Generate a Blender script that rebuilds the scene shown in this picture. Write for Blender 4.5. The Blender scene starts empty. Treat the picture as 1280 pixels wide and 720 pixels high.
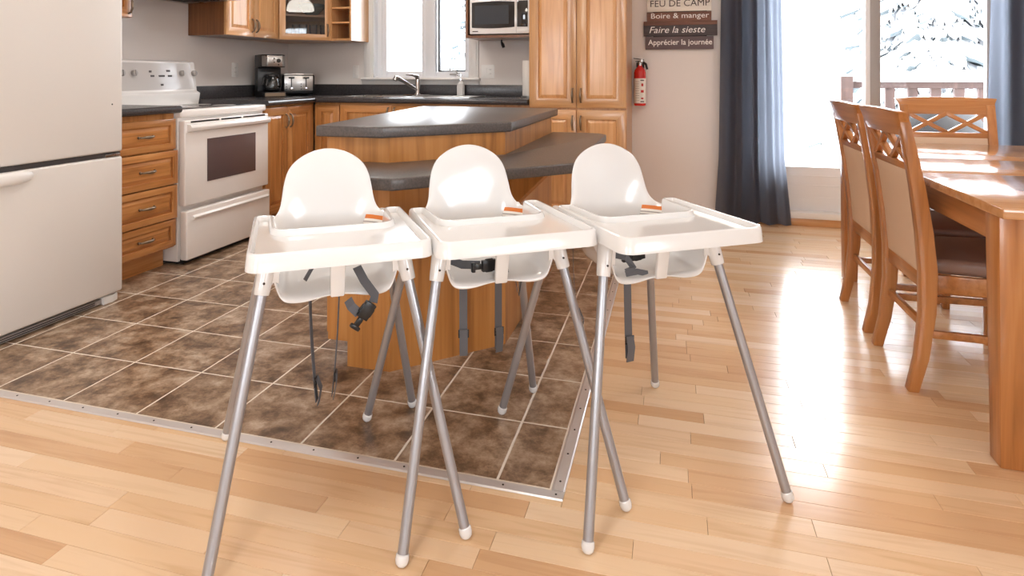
import bpy, bmesh, math, random
from mathutils import Vector, Matrix
random.seed(7)
PI = math.pi
scene = bpy.context.scene
COL = scene.collection

# ------------------------------------------------------------------ camera
YAW = math.radians(15.8)
cam_d = bpy.data.cameras.new('camera')
cam_d.sensor_width = 36.0
cam_d.lens = 36.0 * 786.0 / 1280.0
cam_d.shift_x = (640.0 - 618.0) / 1280.0
cam_d.shift_y = -(360.0 - 94.0) / 1280.0
cam_d.clip_start = 0.02
cam_d.clip_end = 200
cam = bpy.data.objects.new('camera', cam_d)
COL.objects.link(cam)
cam.location = (0, 0, 1.112)
cam.rotation_euler = (PI / 2, 0, YAW)
scene.camera = cam

# ------------------------------------------------------------------ world, daylight
SKY = 1.0
world = bpy.data.worlds.new('overcast_sky')
scene.world = world
world.use_nodes = True
bg = world.node_tree.nodes['Background']
bg.inputs['Color'].default_value = (0.90, 0.95, 1.0, 1)
bg.inputs['Strength'].default_value = SKY


def portal(name, loc, rot, sx, sy):
    """A portal: emits nothing, only guides the sky's light through an opening."""
    l = bpy.data.lights.new(name, 'AREA')
    l.shape = 'RECTANGLE'
    l.size, l.size_y = sx, sy
    l.cycles.is_portal = True
    o = bpy.data.objects.new(name, l)
    o.location = loc
    o.rotation_euler = rot
    COL.objects.link(o)
    return o


scene.view_settings.view_transform = 'Standard'
scene.view_settings.look = 'None'
scene.view_settings.gamma = 1.0
scene.view_settings.use_curve_mapping = False
scene.view_settings.exposure = 4.18
try:
    scene.cycles.use_denoising = True
    scene.cycles.max_bounces = 10
    scene.cycles.diffuse_bounces = 6
    scene.cycles.glossy_bounces = 4
    scene.cycles.transparent_max_bounces = 12
    scene.cycles.sample_clamp_indirect = 6.0
    scene.cycles.caustics_reflective = False
    scene.cycles.caustics_refractive = False
except Exception:
    pass


# ------------------------------------------------------------------ helpers
class B:
    """Collects shapes into one bmesh; obj() links it as one mesh object."""

    def __init__(s):
        s.bm = bmesh.new()

    def box(s, x0, y0, z0, x1, y1, z1, mi=0):
        v = [s.bm.verts.new(p) for p in ((x0, y0, z0), (x1, y0, z0), (x1, y1, z0), (x0, y1, z0),
                                         (x0, y0, z1), (x1, y0, z1), (x1, y1, z1), (x0, y1, z1))]
        for f in ((0, 3, 2, 1), (4, 5, 6, 7), (0, 1, 5, 4), (1, 2, 6, 5), (2, 3, 7, 6), (3, 0, 4, 7)):
            s.bm.faces.new([v[i] for i in f]).material_index = mi
        return s

    def hexa(s, pts, mi=0):
        v = [s.bm.verts.new(p) for p in pts]
        for f in ((0, 3, 2, 1), (4, 5, 6, 7), (0, 1, 5, 4), (1, 2, 6, 5), (2, 3, 7, 6), (3, 0, 4, 7)):
            s.bm.faces.new([v[i] for i in f]).material_index = mi
        return s

    def prism(s, poly, z0, z1, mi=0):
        n = len(poly)
        a = [s.bm.verts.new((p[0], p[1], z0)) for p in poly]
        b = [s.bm.verts.new((p[0], p[1], z1)) for p in poly]
        s.bm.faces.new(list(reversed(a))).material_index = mi
        s.bm.faces.new(b).material_index = mi
        for i in range(n):
            j = (i + 1) % n
            s.bm.faces.new((a[i], a[j], b[j], b[i])).material_index = mi
        return s

    def prism_axis(s, poly, t0, t1, axis='x', mi=0):
        """poly in the plane across axis: x -> (y,z), y -> (x,z)."""
        mk = (lambda p, t: (t, p[0], p[1])) if axis == 'x' else (lambda p, t: (p[0], t, p[1]))
        n = len(poly)
        a = [s.bm.verts.new(mk(p, t0)) for p in poly]
        b = [s.bm.verts.new(mk(p, t1)) for p in poly]
        s.bm.faces.new(list(reversed(a))).material_index = mi
        s.bm.faces.new(b).material_index = mi
        for i in range(n):
            j = (i + 1) % n
            s.bm.faces.new((a[i], a[j], b[j], b[i])).material_index = mi
        return s

    def tube(s, pts, r, seg=10, cap=True):
        """Round tube through pts; r a number or one radius a point."""
        pts = [Vector(p) for p in pts]
        rs = r if isinstance(r, (list, tuple)) else [r] * len(pts)
        rings = []
        up = None
        for i, p in enumerate(pts):
            if i == 0:
                t = pts[1] - pts[0]
            elif i == len(pts) - 1:
                t = pts[-1] - pts[-2]
            else:
                t = (pts[i + 1] - pts[i]).normalized() + (pts[i] - pts[i - 1]).normalized()
            t = t.normalized()
            if up is None:
                up = t.orthogonal().normalized()
            up = (up - t * up.dot(t))
            up = up.normalized() if up.length > 1e-6 else t.orthogonal().normalized()
            w = t.cross(up)
            rings.append([s.bm.verts.new(p + (up * math.cos(2 * PI * k / seg) + w * math.sin(2 * PI * k / seg)) * rs[i])
                          for k in range(seg)])
        for a, b in zip(rings, rings[1:]):
            for k in range(seg):
                s.bm.faces.new((a[k], a[(k + 1) % seg], b[(k + 1) % seg], b[k]))
        if cap:
            s.bm.faces.new(list(reversed(rings[0])))
            s.bm.faces.new(rings[-1])
        return s

    def lathe(s, prof, seg=20, c=(0, 0, 0)):
        """prof: (radius, z) bottom to top, about the z axis through c."""
        rings = []
        for r, z in prof:
            r = max(r, 1e-4)
            rings.append([s.bm.verts.new((c[0] + r * math.cos(2 * PI * k / seg), c[1] + r * math.sin(2 * PI * k / seg), c[2] + z))
                          for k in range(seg)])
        for a, b in zip(rings, rings[1:]):
            for k in range(seg):
                s.bm.faces.new((a[k], a[(k + 1) % seg], b[(k + 1) % seg], b[k]))
        s.bm.faces.new(list(reversed(rings[0])))
        s.bm.faces.new(rings[-1])
        return s

    def ribbon(s, pts, wdir, w, th=0.0018):
        """Flat strap through pts: width w along wdir, thickness th."""
        pts = [Vector(p) for p in pts]
        wds = wdir if isinstance(wdir, list) else [wdir] * len(pts)
        rings = []
        for i, p in enumerate(pts):
            t = (pts[min(i + 1, len(pts) - 1)] - pts[max(i - 1, 0)]).normalized()
            wd = Vector(wds[i])
            wd = (wd - t * wd.dot(t)).normalized()
            n = t.cross(wd)
            rings.append([s.bm.verts.new(p + wd * a * w / 2 + n * b * th / 2) for a, b in ((-1, -1), (1, -1), (1, 1), (-1, 1))])
        for a, b in zip(rings, rings[1:]):
            for k in range(4):
                s.bm.faces.new((a[k], a[(k + 1) % 4], b[(k + 1) % 4], b[k]))
        s.bm.faces.new(list(reversed(rings[0])))
        s.bm.faces.new(rings[-1])
        return s

    def beam(s, p0, p1, wdir, w, t):
        return s.ribbon([p0, p1], wdir, w, t)

    def grid(s, rows, close=False):
        """rows: list of equally long point lists -> quads."""
        V = [[s.bm.verts.new(p) for p in r] for r in rows]
        for a, b in zip(V, V[1:]):
            n = len(a)
            for k in range(n if close else n - 1):
                s.bm.faces.new((a[k], a[(k + 1) % n], b[(k + 1) % n], b[k]))
        return V

    def obj(s, name, mat, parent=None, loc=None, rot=None, bevel=0, seg=2, smooth=None, ang=35):
        bm = s.bm
        bmesh.ops.recalc_face_normals(bm, faces=bm.faces[:])
        if bevel:
            ed = [e for e in bm.edges if len(e.link_faces) == 2 and e.calc_face_angle(0) > math.radians(30)]
            bmesh.ops.bevel(bm, geom=ed, offset=bevel, segments=seg, profile=0.5, affect='EDGES', clamp_overlap=True)
        me = bpy.data.meshes.new(name)
        bm.to_mesh(me)
        bm.free()
        for m in (mat if isinstance(mat, (list, tuple)) else [mat]):
            me.materials.append(m)
        if smooth is None:
            smooth = True
        if smooth:
            me.polygons.foreach_set('use_smooth', [True] * len(me.polygons))
            me.set_sharp_from_angle(angle=math.radians(ang))
        return link(name, me, parent, loc, rot)


def link(name, data, parent=None, loc=None, rot=None):
    o = bpy.data.objects.new(name, data)
    COL.objects.link(o)
    if parent is not None:
        o.parent = parent
    if loc is not None:
        o.location = loc
    if rot is not None:
        o.rotation_euler = rot if isinstance(rot, (tuple, list)) else (0, 0, rot)
    return o


def tag(o, label, cat, group=None):
    o['label'] = label
    o['category'] = cat
    if group:
        o['group'] = group
    return o


def thing(name, label, cat, loc=(0, 0, 0), rz=0, group=None):
    o = link(name, None, None, loc, (0, 0, rz))
    o.empty_display_size = 0.1
    return tag(o, label, cat, group)


def struct(o):
    o['kind'] = 'structure'
    return o


def copy_tree(o, parent=None):
    c = o.copy()
    COL.objects.link(c)
    c.parent = parent
    for ch in list(o.children):
        copy_tree(ch, c)
    return c


def subsurf(o, lv=2):
    m = o.modifiers.new('subsurf', 'SUBSURF')
    m.levels = lv
    m.render_levels = lv
    return o


# ------------------------------------------------------------------ materials
def srgb(r, g, b):
    f = lambda c: (c / 255 / 12.92) if c / 255 <= 0.04045 else ((c / 255 + 0.055) / 1.055) ** 2.4
    return (f(r), f(g), f(b), 1)


class NT:
    def __init__(s, name):
        s.m = bpy.data.materials.new(name)
        s.m.use_nodes = True
        s.t = s.m.node_tree
        s.n = s.t.nodes
        s.p = s.n['Principled BSDF']
        s.out = s.n['Material Output']

    def add(s, typ, **kw):
        nd = s.n.new(typ)
        for k, v in kw.items():
            setattr(nd, k, v)
        return nd

    def link(s, a, b):
        s.t.links.new(a, b)

    def ramp(s, stops):
        r = s.add('ShaderNodeValToRGB')
        e = r.color_ramp.elements
        e[0].position, e[0].color = stops[0]
        e[1].position, e[1].color = stops[-1]
        for p, c in stops[1:-1]:
            x = e.new(p)
            x.color = c
        return r

    def coords(s, scale, kind='Object', rnd=12.0):
        """Object coordinates shifted by the object's own random number."""
        tc = s.add('ShaderNodeTexCoord')
        oi = s.add('ShaderNodeObjectInfo')
        mu = s.add('ShaderNodeMath', operation='MULTIPLY')
        mu.inputs[1].default_value = rnd
        s.link(oi.outputs['Random'], mu.inputs[0])
        ad = s.add('ShaderNodeVectorMath', operation='ADD')
        s.link(tc.outputs[kind], ad.inputs[0])
        s.link(mu.outputs[0], ad.inputs[1])
        mp = s.add('ShaderNodeMapping')
        mp.inputs['Scale'].default_value = scale
        s.link(ad.outputs[0], mp.inputs['Vector'])
        return mp.outputs[0], oi


def mat(name, col, rough=0.5, metal=0.0, coat=0.0, trans=0.0, spec=None, bump=0, bscale=200, emit=None, sub=0):
    t = NT(name)
    p = t.p
    p.inputs['Base Color'].default_value = col
    p.inputs['Roughness'].default_value = rough
    p.inputs['Metallic'].default_value = metal
    p.inputs['Coat Weight'].default_value = coat
    p.inputs['Coat Roughness'].default_value = 0.08
    p.inputs['Transmission Weight'].default_value = trans
    if spec is not None:
        p.inputs['Specular IOR Level'].default_value = spec
    if emit:
        p.inputs['Emission Color'].default_value = emit[0]
        p.inputs['Emission Strength'].default_value = emit[1]
    v, oi = t.coords((1, 1, 1))
    nz = t.add('ShaderNodeTexNoise')
    nz.inputs['Scale'].default_value = bscale if bump else 6
    t.link(v, nz.inputs['Vector'])
    if bump:
        b = t.add('ShaderNodeBump')
        b.inputs['Strength'].default_value = bump
        b.inputs['Distance'].default_value = 0.002
        t.link(nz.outputs[0], b.inputs['Height'])
        t.link(b.outputs[0], p.inputs['Normal'])
    else:  # slight unevenness of the gloss
        mr = t.add('ShaderNodeMapRange')
        mr.inputs['To Min'].default_value = max(0.0, rough * 0.85)
        mr.inputs['To Max'].default_value = min(1.0, rough * 1.15)
        t.link(nz.outputs[0], mr.inputs['Value'])
        t.link(mr.outputs[0], p.inputs['Roughness'])
    return t.m


def wood(name, dark, mid, light, axis='z', fine=55, long=2.2, rough=0.3, coat=0.25, bump=0.06, vary=0.12):
    """Varnished wood with the grain along axis."""
    t = NT(name)
    sc = {'x': (long, fine, fine), 'y': (fine, long, fine), 'z': (fine, fine, long)}[axis]
    v, oi = t.coords(sc)
    n1 = t.add('ShaderNodeTexNoise')
    n1.inputs['Scale'].default_value = 1
    n1.inputs['Detail'].default_value = 5
    n1.inputs['Distortion'].default_value = 0.6
    t.link(v, n1.inputs['Vector'])
    sc2 = {'x': (0.9, 9, 9), 'y': (9, 0.9, 9), 'z': (9, 9, 0.9)}[axis]
    v2, _ = t.coords(sc2)
    n2 = t.add('ShaderNodeTexNoise')
    n2.inputs['Scale'].default_value = 1
    n2.inputs['Detail'].default_value = 3
    n2.inputs['Distortion'].default_value = 1.2
    t.link(v2, n2.inputs['Vector'])
    mx = t.add('ShaderNodeMix')
    mx.inputs[0].default_value = 0.5
    t.link(n1.outputs[0], mx.inputs[2])
    t.link(n2.outputs[0], mx.inputs[3])
    r = t.ramp([(0.32, dark), (0.5, mid), (0.68, light)])
    t.link(mx.outputs[0], r.inputs[0])
    hs = t.add('ShaderNodeHueSaturation')
    mr = t.add('ShaderNodeMapRange')
    mr.inputs['To Min'].default_value = 1 - vary
    mr.inputs['To Max'].default_value = 1 + vary
    t.link(oi.outputs['Random'], mr.inputs['Value'])
    t.link(mr.outputs[0], hs.inputs['Value'])
    t.link(r.outputs[0], hs.inputs['Color'])
    t.link(hs.outputs[0], t.p.inputs['Base Color'])
    t.p.inputs['Roughness'].default_value = rough
    t.p.inputs['Coat Weight'].default_value = coat
    t.p.inputs['Coat Roughness'].default_value = 0.12
    b = t.add('ShaderNodeBump')
    b.inputs['Strength'].default_value = bump
    b.inputs['Distance'].default_value = 0.001
    t.link(n1.outputs[0], b.inputs['Height'])
    t.link(b.outputs[0], t.p.inputs['Normal'])
    return t.m


def plank_mat():
    t = NT('maple_plank')
    v, oi = t.coords((1.6, 26, 1), rnd=37.0)
    at = t.add('ShaderNodeAttribute', attribute_name='rnd')
    sm = t.add('ShaderNodeMath', operation='ADD')
    t.link(oi.outputs['Random'], sm.inputs[0])
    t.link(at.outputs['Fac'], sm.inputs[1])
    fr = t.add('ShaderNodeMath', operation='FRACT')
    t.link(sm.outputs[0], fr.inputs[0])
    off = t.add('ShaderNodeMath', operation='MULTIPLY')
    off.inputs[1].default_value = 50
    t.link(at.outputs['Fac'], off.inputs[0])
    va = t.add('ShaderNodeVectorMath', operation='ADD')
    t.link(v, va.inputs[0])
    t.link(off.outputs[0], va.inputs[1])
    n1 = t.add('ShaderNodeTexNoise')
    n1.inputs['Scale'].default_value = 1.0
    n1.inputs['Detail'].default_value = 6
    n1.inputs['Distortion'].default_value = 1.5
    t.link(va.outputs[0], n1.inputs['Vector'])
    base = t.ramp([(0.0, srgb(213, 171, 130)), (0.15, srgb(221, 182, 142)), (0.35, srgb(228, 193, 154)), (0.6, srgb(232, 201, 165)),
                   (0.85, srgb(236, 209, 177)), (1.0, srgb(225, 186, 146))])
    t.link(fr.outputs[0], base.inputs[0])
    grain = t.ramp([(0.3, (0.86, 0.80, 0.74, 1)), (0.5, (1, 1, 1, 1)), (0.75, (1.0, 0.98, 0.94, 1))])
    t.link(n1.outputs[0], grain.inputs[0])
    mx = t.add('ShaderNodeMix', data_type='RGBA', blend_type='MULTIPLY')
    mx.inputs[0].default_value = 0.75
    t.link(base.outputs[0], mx.inputs[6])
    t.link(grain.outputs[0], mx.inputs[7])
    t.link(mx.outputs[2], t.p.inputs['Base Color'])
    t.p.inputs['Roughness'].default_value = 0.22
    t.p.inputs['Coat Weight'].default_value = 0.2
    t.p.inputs['Coat Roughness'].default_value = 0.1
    n3 = t.add('ShaderNodeTexNoise')
    tc = t.add('ShaderNodeTexCoord')
    n3.inputs['Scale'].default_value = 7
    t.link(tc.outputs['Object'], n3.inputs['Vector'])
    b = t.add('ShaderNodeBump')
    b.inputs['Strength'].default_value = 0.12
    b.inputs['Distance'].default_value = 0.004
    t.link(n3.outputs[0], b.inputs['Height'])
    t.link(b.outputs[0], t.p.inputs['Normal'])
    t.link(b.outputs[0], t.p.inputs['Coat Normal'])
    return t.m


def tile_mat():
    t = NT('slate_look_tile')
    v, oi = t.coords((1, 1, 1), rnd=23.0)
    n1 = t.add('ShaderNodeTexNoise')
    n1.inputs['Scale'].default_value = 8.5
    n1.inputs['Detail'].default_value = 12
    n1.inputs['Roughness'].default_value = 0.74
    n1.inputs['Distortion'].default_value = 0.08
    t.link(v, n1.inputs['Vector'])
    r = t.ramp([(0.3, srgb(66, 52, 41)), (0.41, srgb(106, 84, 66)), (0.49, srgb(142, 116, 92)), (0.58, srgb(176, 153, 130)), (0.7, srgb(206, 190, 172))])
    t.link(n1.outputs[0], r.inputs[0])
    t.link(r.outputs[0], t.p.inputs['Base Color'])
    t.p.inputs['Roughness'].default_value = 0.3
    n2 = t.add('ShaderNodeTexNoise')
    n2.inputs['Scale'].default_value = 22
    n2.inputs['Detail'].default_value = 6
    t.link(v, n2.inputs['Vector'])
    b = t.add('ShaderNodeBump')
    b.inputs['Strength'].default_value = 0.35
    b.inputs['Distance'].default_value = 0.004
    t.link(n2.outputs[0], b.inputs['Height'])
    t.link(b.outputs[0], t.p.inputs['Normal'])
    return t.m


def laminate_mat(name, c0, c1, rough):
    t = NT(name)
    v, oi = t.coords((1, 1, 1))
    n1 = t.add('ShaderNodeTexNoise')
    n1.inputs['Scale'].default_value = 140
    n1.inputs['Detail'].default_value = 4
    t.link(v, n1.inputs['Vector'])
    r = t.ramp([(0.35, c0), (0.65, c1)])
    t.link(n1.outputs[0], r.inputs[0])
    t.link(r.outputs[0], t.p.inputs['Base Color'])
    t.p.inputs['Roughness'].default_value = rough
    return t.m


def glass_mat(name, tint=(1, 1, 1, 1), refl=0.9):
    """Window glass: clear through, a mirror by Fresnel."""
    t = NT(name)
    tr = t.add('ShaderNodeBsdfTransparent')
    tr.inputs[0].default_value = tint
    gl = t.add('ShaderNodeBsdfGlossy')
    gl.inputs['Roughness'].default_value = 0.02
    fr = t.add('ShaderNodeFresnel')
    fr.inputs[0].default_value = 1.45
    mu = t.add('ShaderNodeMath', operation='MULTIPLY')
    mu.inputs[1].default_value = refl
    t.link(fr.outputs[0], mu.inputs[0])
    mx = t.add('ShaderNodeMixShader')
    t.link(mu.outputs[0], mx.inputs[0])
    t.link(tr.outputs[0], mx.inputs[1])
    t.link(gl.outputs[0], mx.inputs[2])
    t.link(mx.outputs[0], t.out.inputs[0])
    t.n.remove(t.p)
    return t.m


def curtain_mat():
    t = NT('slate_blue_curtain')
    v, oi = t.coords((900, 900, 900), rnd=0)
    n1 = t.add('ShaderNodeTexNoise')
    n1.inputs['Scale'].default_value = 1
    t.link(v, n1.inputs['Vector'])
    r = t.ramp([(0.3, srgb(56, 55, 61)), (0.7, srgb(76, 75, 83))])
    t.link(n1.outputs[0], r.inputs[0])
    df = t.add('ShaderNodeBsdfDiffuse')
    tl = t.add('ShaderNodeBsdfTranslucent')
    tl.inputs[0].default_value = srgb(172, 180, 196)
    t.link(r.outputs[0], df.inputs[0])
    mx = t.add('ShaderNodeMixShader')
    mx.inputs[0].default_value = 0.42
    t.link(df.outputs[0], mx.inputs[1])
    t.link(tl.outputs[0], mx.inputs[2])
    t.link(mx.outputs[0], t.out.inputs[0])
    t.n.remove(t.p)
    return t.m


def snowy_mat(name, green):
    """Needles with snow lying on whatever faces up."""
    t = NT(name)
    geo = t.add('ShaderNodeNewGeometry')
    sx = t.add('ShaderNodeSeparateXYZ')
    t.link(geo.outputs['Normal'], sx.inputs[0])
    nz = t.add('ShaderNodeTexNoise')
    nz.inputs['Scale'].default_value = 5
    t.link(geo.outputs['Position'], nz.inputs['Vector'])
    ad = t.add('ShaderNodeMath', operation='ADD')
    t.link(sx.outputs['Z'], ad.inputs[0])
    t.link(nz.outputs[0], ad.inputs[1])
    r = t.ramp([(0.28, green), (0.46, (0.88, 0.9, 0.93, 1))])
    t.link(ad.outputs[0], r.inputs[0])
    t.link(r.outputs[0], t.p.inputs['Base Color'])
    t.p.inputs['Roughness'].default_value = 0.9
    return t.m


OAK_D, OAK_M, OAK_L = srgb(146, 93, 48), srgb(190, 130, 74), srgb(210, 154, 97)
M = dict(
    wall=mat('wall_paint', srgb(226, 219, 214), 0.75, bump=0.08, bscale=300),
    ceiling=mat('ceiling_paint', srgb(240, 238, 235), 0.9, bump=0.1, bscale=150),
    trim=mat('white_trim_paint', srgb(232, 229, 226), 0.4),
    pvc=mat('white_vinyl', srgb(232, 233, 236), 0.35),
    gasket=mat('dark_gasket', srgb(62, 58, 58), 0.6),
    plank=plank_mat(), tile=tile_mat(),
    grout=mat('grout', srgb(232, 222, 208), 0.8, bump=0.2, bscale=400),
    seam=mat('dark_seam_wood', srgb(96, 62, 38), 0.8),  # dark slab colour under the planks, showing in their gaps
    alu=mat('brushed_aluminium', srgb(214, 208, 205), 0.34, 0.4),
    screw=mat('dark_screw', srgb(70, 62, 58), 0.4, 0.8),
    oak_v=wood('honey_oak_vertical', OAK_D, OAK_M, OAK_L, 'z'),
    oak_h=wood('honey_oak_horizontal', OAK_D, OAK_M, OAK_L, 'x'),
    oak_y=wood('honey_oak_along', OAK_D, OAK_M, OAK_L, 'y'),
    maple_v=wood('light_maple_vertical', srgb(184, 130, 80), srgb(208, 157, 106), srgb(220, 174, 127), 'z'),
    maple_h=wood('light_maple_horizontal', srgb(184, 130, 80), srgb(208, 157, 106), srgb(220, 174, 127), 'x'),
    veneer=wood('island_oak_veneer', srgb(134, 84, 40), srgb(180, 121, 62), srgb(196, 140, 80), 'z', fine=34, long=1.2, vary=0.03),
    darkwood=wood('dark_side_panel', srgb(96, 56, 30), srgb(126, 78, 44), srgb(142, 92, 54), 'z'),
    din_v=wood('dining_oak_vertical', srgb(144, 92, 48), srgb(176, 116, 64), srgb(190, 134, 82), 'z', vary=0.05),
    din_h=wood('dining_oak_across', srgb(144, 92, 48), srgb(176, 116, 64), srgb(190, 134, 82), 'x', vary=0.05),
    din_top=wood('dining_table_top', srgb(166, 114, 70), srgb(190, 138, 92), srgb(202, 154, 108), 'x', fine=30, long=1.4, rough=0.17, coat=0.5, vary=0.03),
    lam=laminate_mat('charcoal_laminate', srgb(56, 53, 55), srgb(72, 69, 70), 0.27),
    lam_i=laminate_mat('island_laminate', srgb(76, 71, 69), srgb(94, 87, 84), 0.33),
    white=mat('white_enamel', srgb(238, 235, 232), 0.2, coat=0.3),
    fridge=mat('fridge_enamel', srgb(222, 218, 213), 0.34, bump=0.05, bscale=260),
    whiteplastic=mat('white_plastic', srgb(232, 230, 227), 0.4),
    hc=mat('high_chair_plastic', srgb(219, 218, 217), 0.16, coat=0.4),
    hc_metal=mat('silver_painted_steel', srgb(162, 161, 164), 0.3, 0.6),
    strap=mat('grey_webbing', srgb(92, 92, 96), 0.8, bump=0.3, bscale=900),
    black=mat('black_plastic', srgb(22, 22, 24), 0.32),
    blackmatt=mat('black_rubber', srgb(30, 29, 30), 0.7),
    blackglass=mat('black_glass', srgb(24, 22, 24), 0.06, coat=0.5),
    ovenglass=mat('oven_glass', srgb(92, 78, 80), 0.12, coat=0.4),
    chrome=mat('chrome', srgb(205, 205, 208), 0.1, 1.0),
    steel=mat('brushed_steel', srgb(178, 176, 174), 0.28, 0.95),
    pewter=mat('antique_pewter', srgb(140, 124, 106), 0.35, 0.85),
    grey=mat('grey_plastic', srgb(160, 154, 150), 0.4),
    glass=glass_mat('window_glass'),
    cabglass=glass_mat('cabinet_glass', (0.75, 0.76, 0.78, 1), 1.3),
    drink=glass_mat('drinking_glass', (0.9, 0.92, 0.93, 1), 1.2),
    curtain=curtain_mat(),
    beige=mat('beige_upholstery', srgb(206, 178, 152), 0.75, bump=0.2, bscale=500),
    seat=mat('taupe_seat_leather', srgb(128, 102, 92), 0.35, bump=0.1, bscale=60),
    snow=mat('snow', (0.86, 0.88, 0.92, 1), 0.9, bump=0.4, bscale=8),
    deck=wood('weathered_brown_deck', srgb(54, 40, 36), srgb(70, 52, 47), srgb(82, 62, 56), 'z', rough=0.8, coat=0),
    needle=snowy_mat('snowy_needles', (0.06, 0.075, 0.08, 1)),
    bark=mat('snowy_bark', srgb(120, 110, 108), 0.9, bump=0.5, bscale=30),
    red=mat('red_enamel', srgb(200, 32, 30), 0.22, coat=0.4),
    redprint=mat('red_print', srgb(190, 40, 40), 0.6),
    paper=mat('white_paper', srgb(236, 232, 226), 0.8),
    orange=mat('orange_print', srgb(214, 118, 44), 0.5),
    darkprint=mat('dark_print', srgb(80, 74, 74), 0.6),
    sign_cream=wood('cream_board', srgb(214, 204, 190), srgb(228, 220, 208), srgb(236, 230, 220), 'x', rough=0.7, coat=0, vary=0.01),
    sign_brown=wood('brown_board', srgb(98, 66, 54), srgb(124, 86, 72), srgb(142, 104, 88), 'x', rough=0.7, coat=0, vary=0.01),
    sign_dark=wood('charcoal_board', srgb(62, 54, 56), srgb(76, 68, 70), srgb(90, 80, 80), 'x', rough=0.7, coat=0, vary=0.01),
    sign_mauve=wood('mauve_grey_board', srgb(88, 74, 76), srgb(106, 90, 92), srgb(120, 104, 104), 'x', rough=0.7, coat=0, vary=0.01),
    letter=mat('white_lettering', srgb(240, 236, 232), 0.7),
    letter_d=mat('dark_lettering', srgb(78, 62, 58), 0.7),
    teal=mat('teal_glaze', srgb(58, 96, 100), 0.25),
    milkglass=mat('milk_glass', srgb(240, 236, 226), 0.3, emit=((1.0, 0.92, 0.80, 1), 0.8)),
    bulb=mat('warm_bulb', (1, 1, 1, 1), 0.5, emit=((1.0, 0.86, 0.66, 1), 14)),
)

# ------------------------------------------------------------------ setting: shell
XL, XR, YB, YR, ZC = -3.436, 3.4, 5.1, -3.6, 2.5
T = 0.16


def wall_with_holes(axis, at, out, a0, a1, holes):
    """Box wall; axis 'y' = lies at y=at and spans x; 'x' = lies at x=at and spans y. out = +1/-1 outward."""
    b = B()
    xs = sorted({a0, a1} | {h[0] for h in holes} | {h[1] for h in holes})
    for s0, s1 in zip(xs, xs[1:]):
        hs = [h for h in holes if h[0] <= s0 + 1e-6 and h[1] >= s1 - 1e-6]
        zs = [(0, ZC)]
        if hs:
            h = hs[0]
            zs = [(0, h[2]), (h[3], ZC)]
        for z0, z1 in zs:
            if z1 - z0 < 1e-4:
                continue
            p, q = sorted((at, at + out * T))
            if axis == 'y':
                b.box(s0, p, z0, s1, q, z1)
            else:
                b.box(p, s0, z0, q, s1, z1)
    return b


WIN = (-2.565, -1.665, 1.09, 2.12)          # kitchen window opening
DOOR = (0.52, 2.26, 0.06, 2.08)             # patio door opening
REARW = [(-2.6, -1.3, 0.9, 2.1), (0.1, 1.5, 0.9, 2.1)]
FILL_RIGHTW = [(-2.4, -0.4, 0.85, 2.15)]  # unseen window opening, added to let in more ambient light
struct(wall_with_holes('y', YB, 1, XL - T, XR + T, [WIN, DOOR]).obj('wall_back', M['wall'], smooth=False))
struct(wall_with_holes('x', XL, -1, YR, YB, []).obj('wall_left', M['wall'], smooth=False))
struct(wall_with_holes('x', XR, 1, YR, YB, FILL_RIGHTW).obj('wall_right', M['wall'], smooth=False))
struct(wall_with_holes('y', YR, -1, XL - T, XR + T, REARW).obj('wall_rear', M['wall'], smooth=False))
struct(B().box(XL - T, YR - T, ZC, XR + T, YB + T, ZC + 0.12).obj('ceiling', M['ceiling'], smooth=False))

portal('portal_patio_door', ((DOOR[0] + DOOR[1]) / 2, YB + T + 0.02, (DOOR[2] + DOOR[3]) / 2), (-PI / 2, 0, 0), DOOR[1] - DOOR[0], DOOR[3] - DOOR[2])
portal('portal_kitchen_window', ((WIN[0] + WIN[1]) / 2, YB + T + 0.02, (WIN[2] + WIN[3]) / 2), (-PI / 2, 0, 0), WIN[1] - WIN[0], WIN[3] - WIN[2])
for i, h in enumerate(REARW):
    portal('portal_rear_window', ((h[0] + h[1]) / 2, YR - T - 0.02, (h[2] + h[3]) / 2), (PI / 2, 0, 0), h[1] - h[0], h[3] - h[2])
for i, h in enumerate(FILL_RIGHTW):
    portal('portal_right_fill_window', (XR + T + 0.02, (h[0] + h[1]) / 2, (h[2] + h[3]) / 2), (PI / 2, 0, PI / 2), h[1] - h[0], h[3] - h[2])

# floor: slab with planks and tiles as its pieces
SX0, SX1 = -0.312, -0.276       # right metal strip
SY0, SY1 = 1.626, 1.662         # front metal strip
TX1, TY0 = SX0, SY1
fb = B()
fb.box(XL, YR, -0.06, XR, SY0, -0.008, 0)
fb.box(SX1, SY0, -0.06, XR, YB, -0.008, 0)
fb.box(XL, SY0, -0.06, SX1, YB, -0.0008, 1)
floor = struct(fb.obj('floor', [M['seam'], M['grout']], smooth=False))

PITCH, GX, GY = 0.308, -0.4635, 1.966
GR = 0.0062
tile_mesh = {}


def tile_obj(x0, x1, y0, y1):
    key = (round(x1 - x0, 3), round(y1 - y0, 3))
    if key not in tile_mesh:
        w, d = key
        b = B().box(-w / 2, -d / 2, -0.008, w / 2, d / 2, 0)
        ed = [e for e in b.bm.edges if all(v.co.z > -0.001 for v in e.verts)]
        bmesh.ops.recalc_face_normals(b.bm, faces=b.bm.faces[:])
        bmesh.ops.bevel(b.bm, geom=ed, offset=0.0012, segments=1, affect='EDGES')
        me = bpy.data.meshes.new('tile')
        b.bm.to_mesh(me)
        b.bm.free()
        me.materials.append(M['tile'])
        tile_mesh[key] = me
    return link('tile', tile_mesh[key], floor, ((x0 + x1) / 2, (y0 + y1) / 2, 0))


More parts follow.
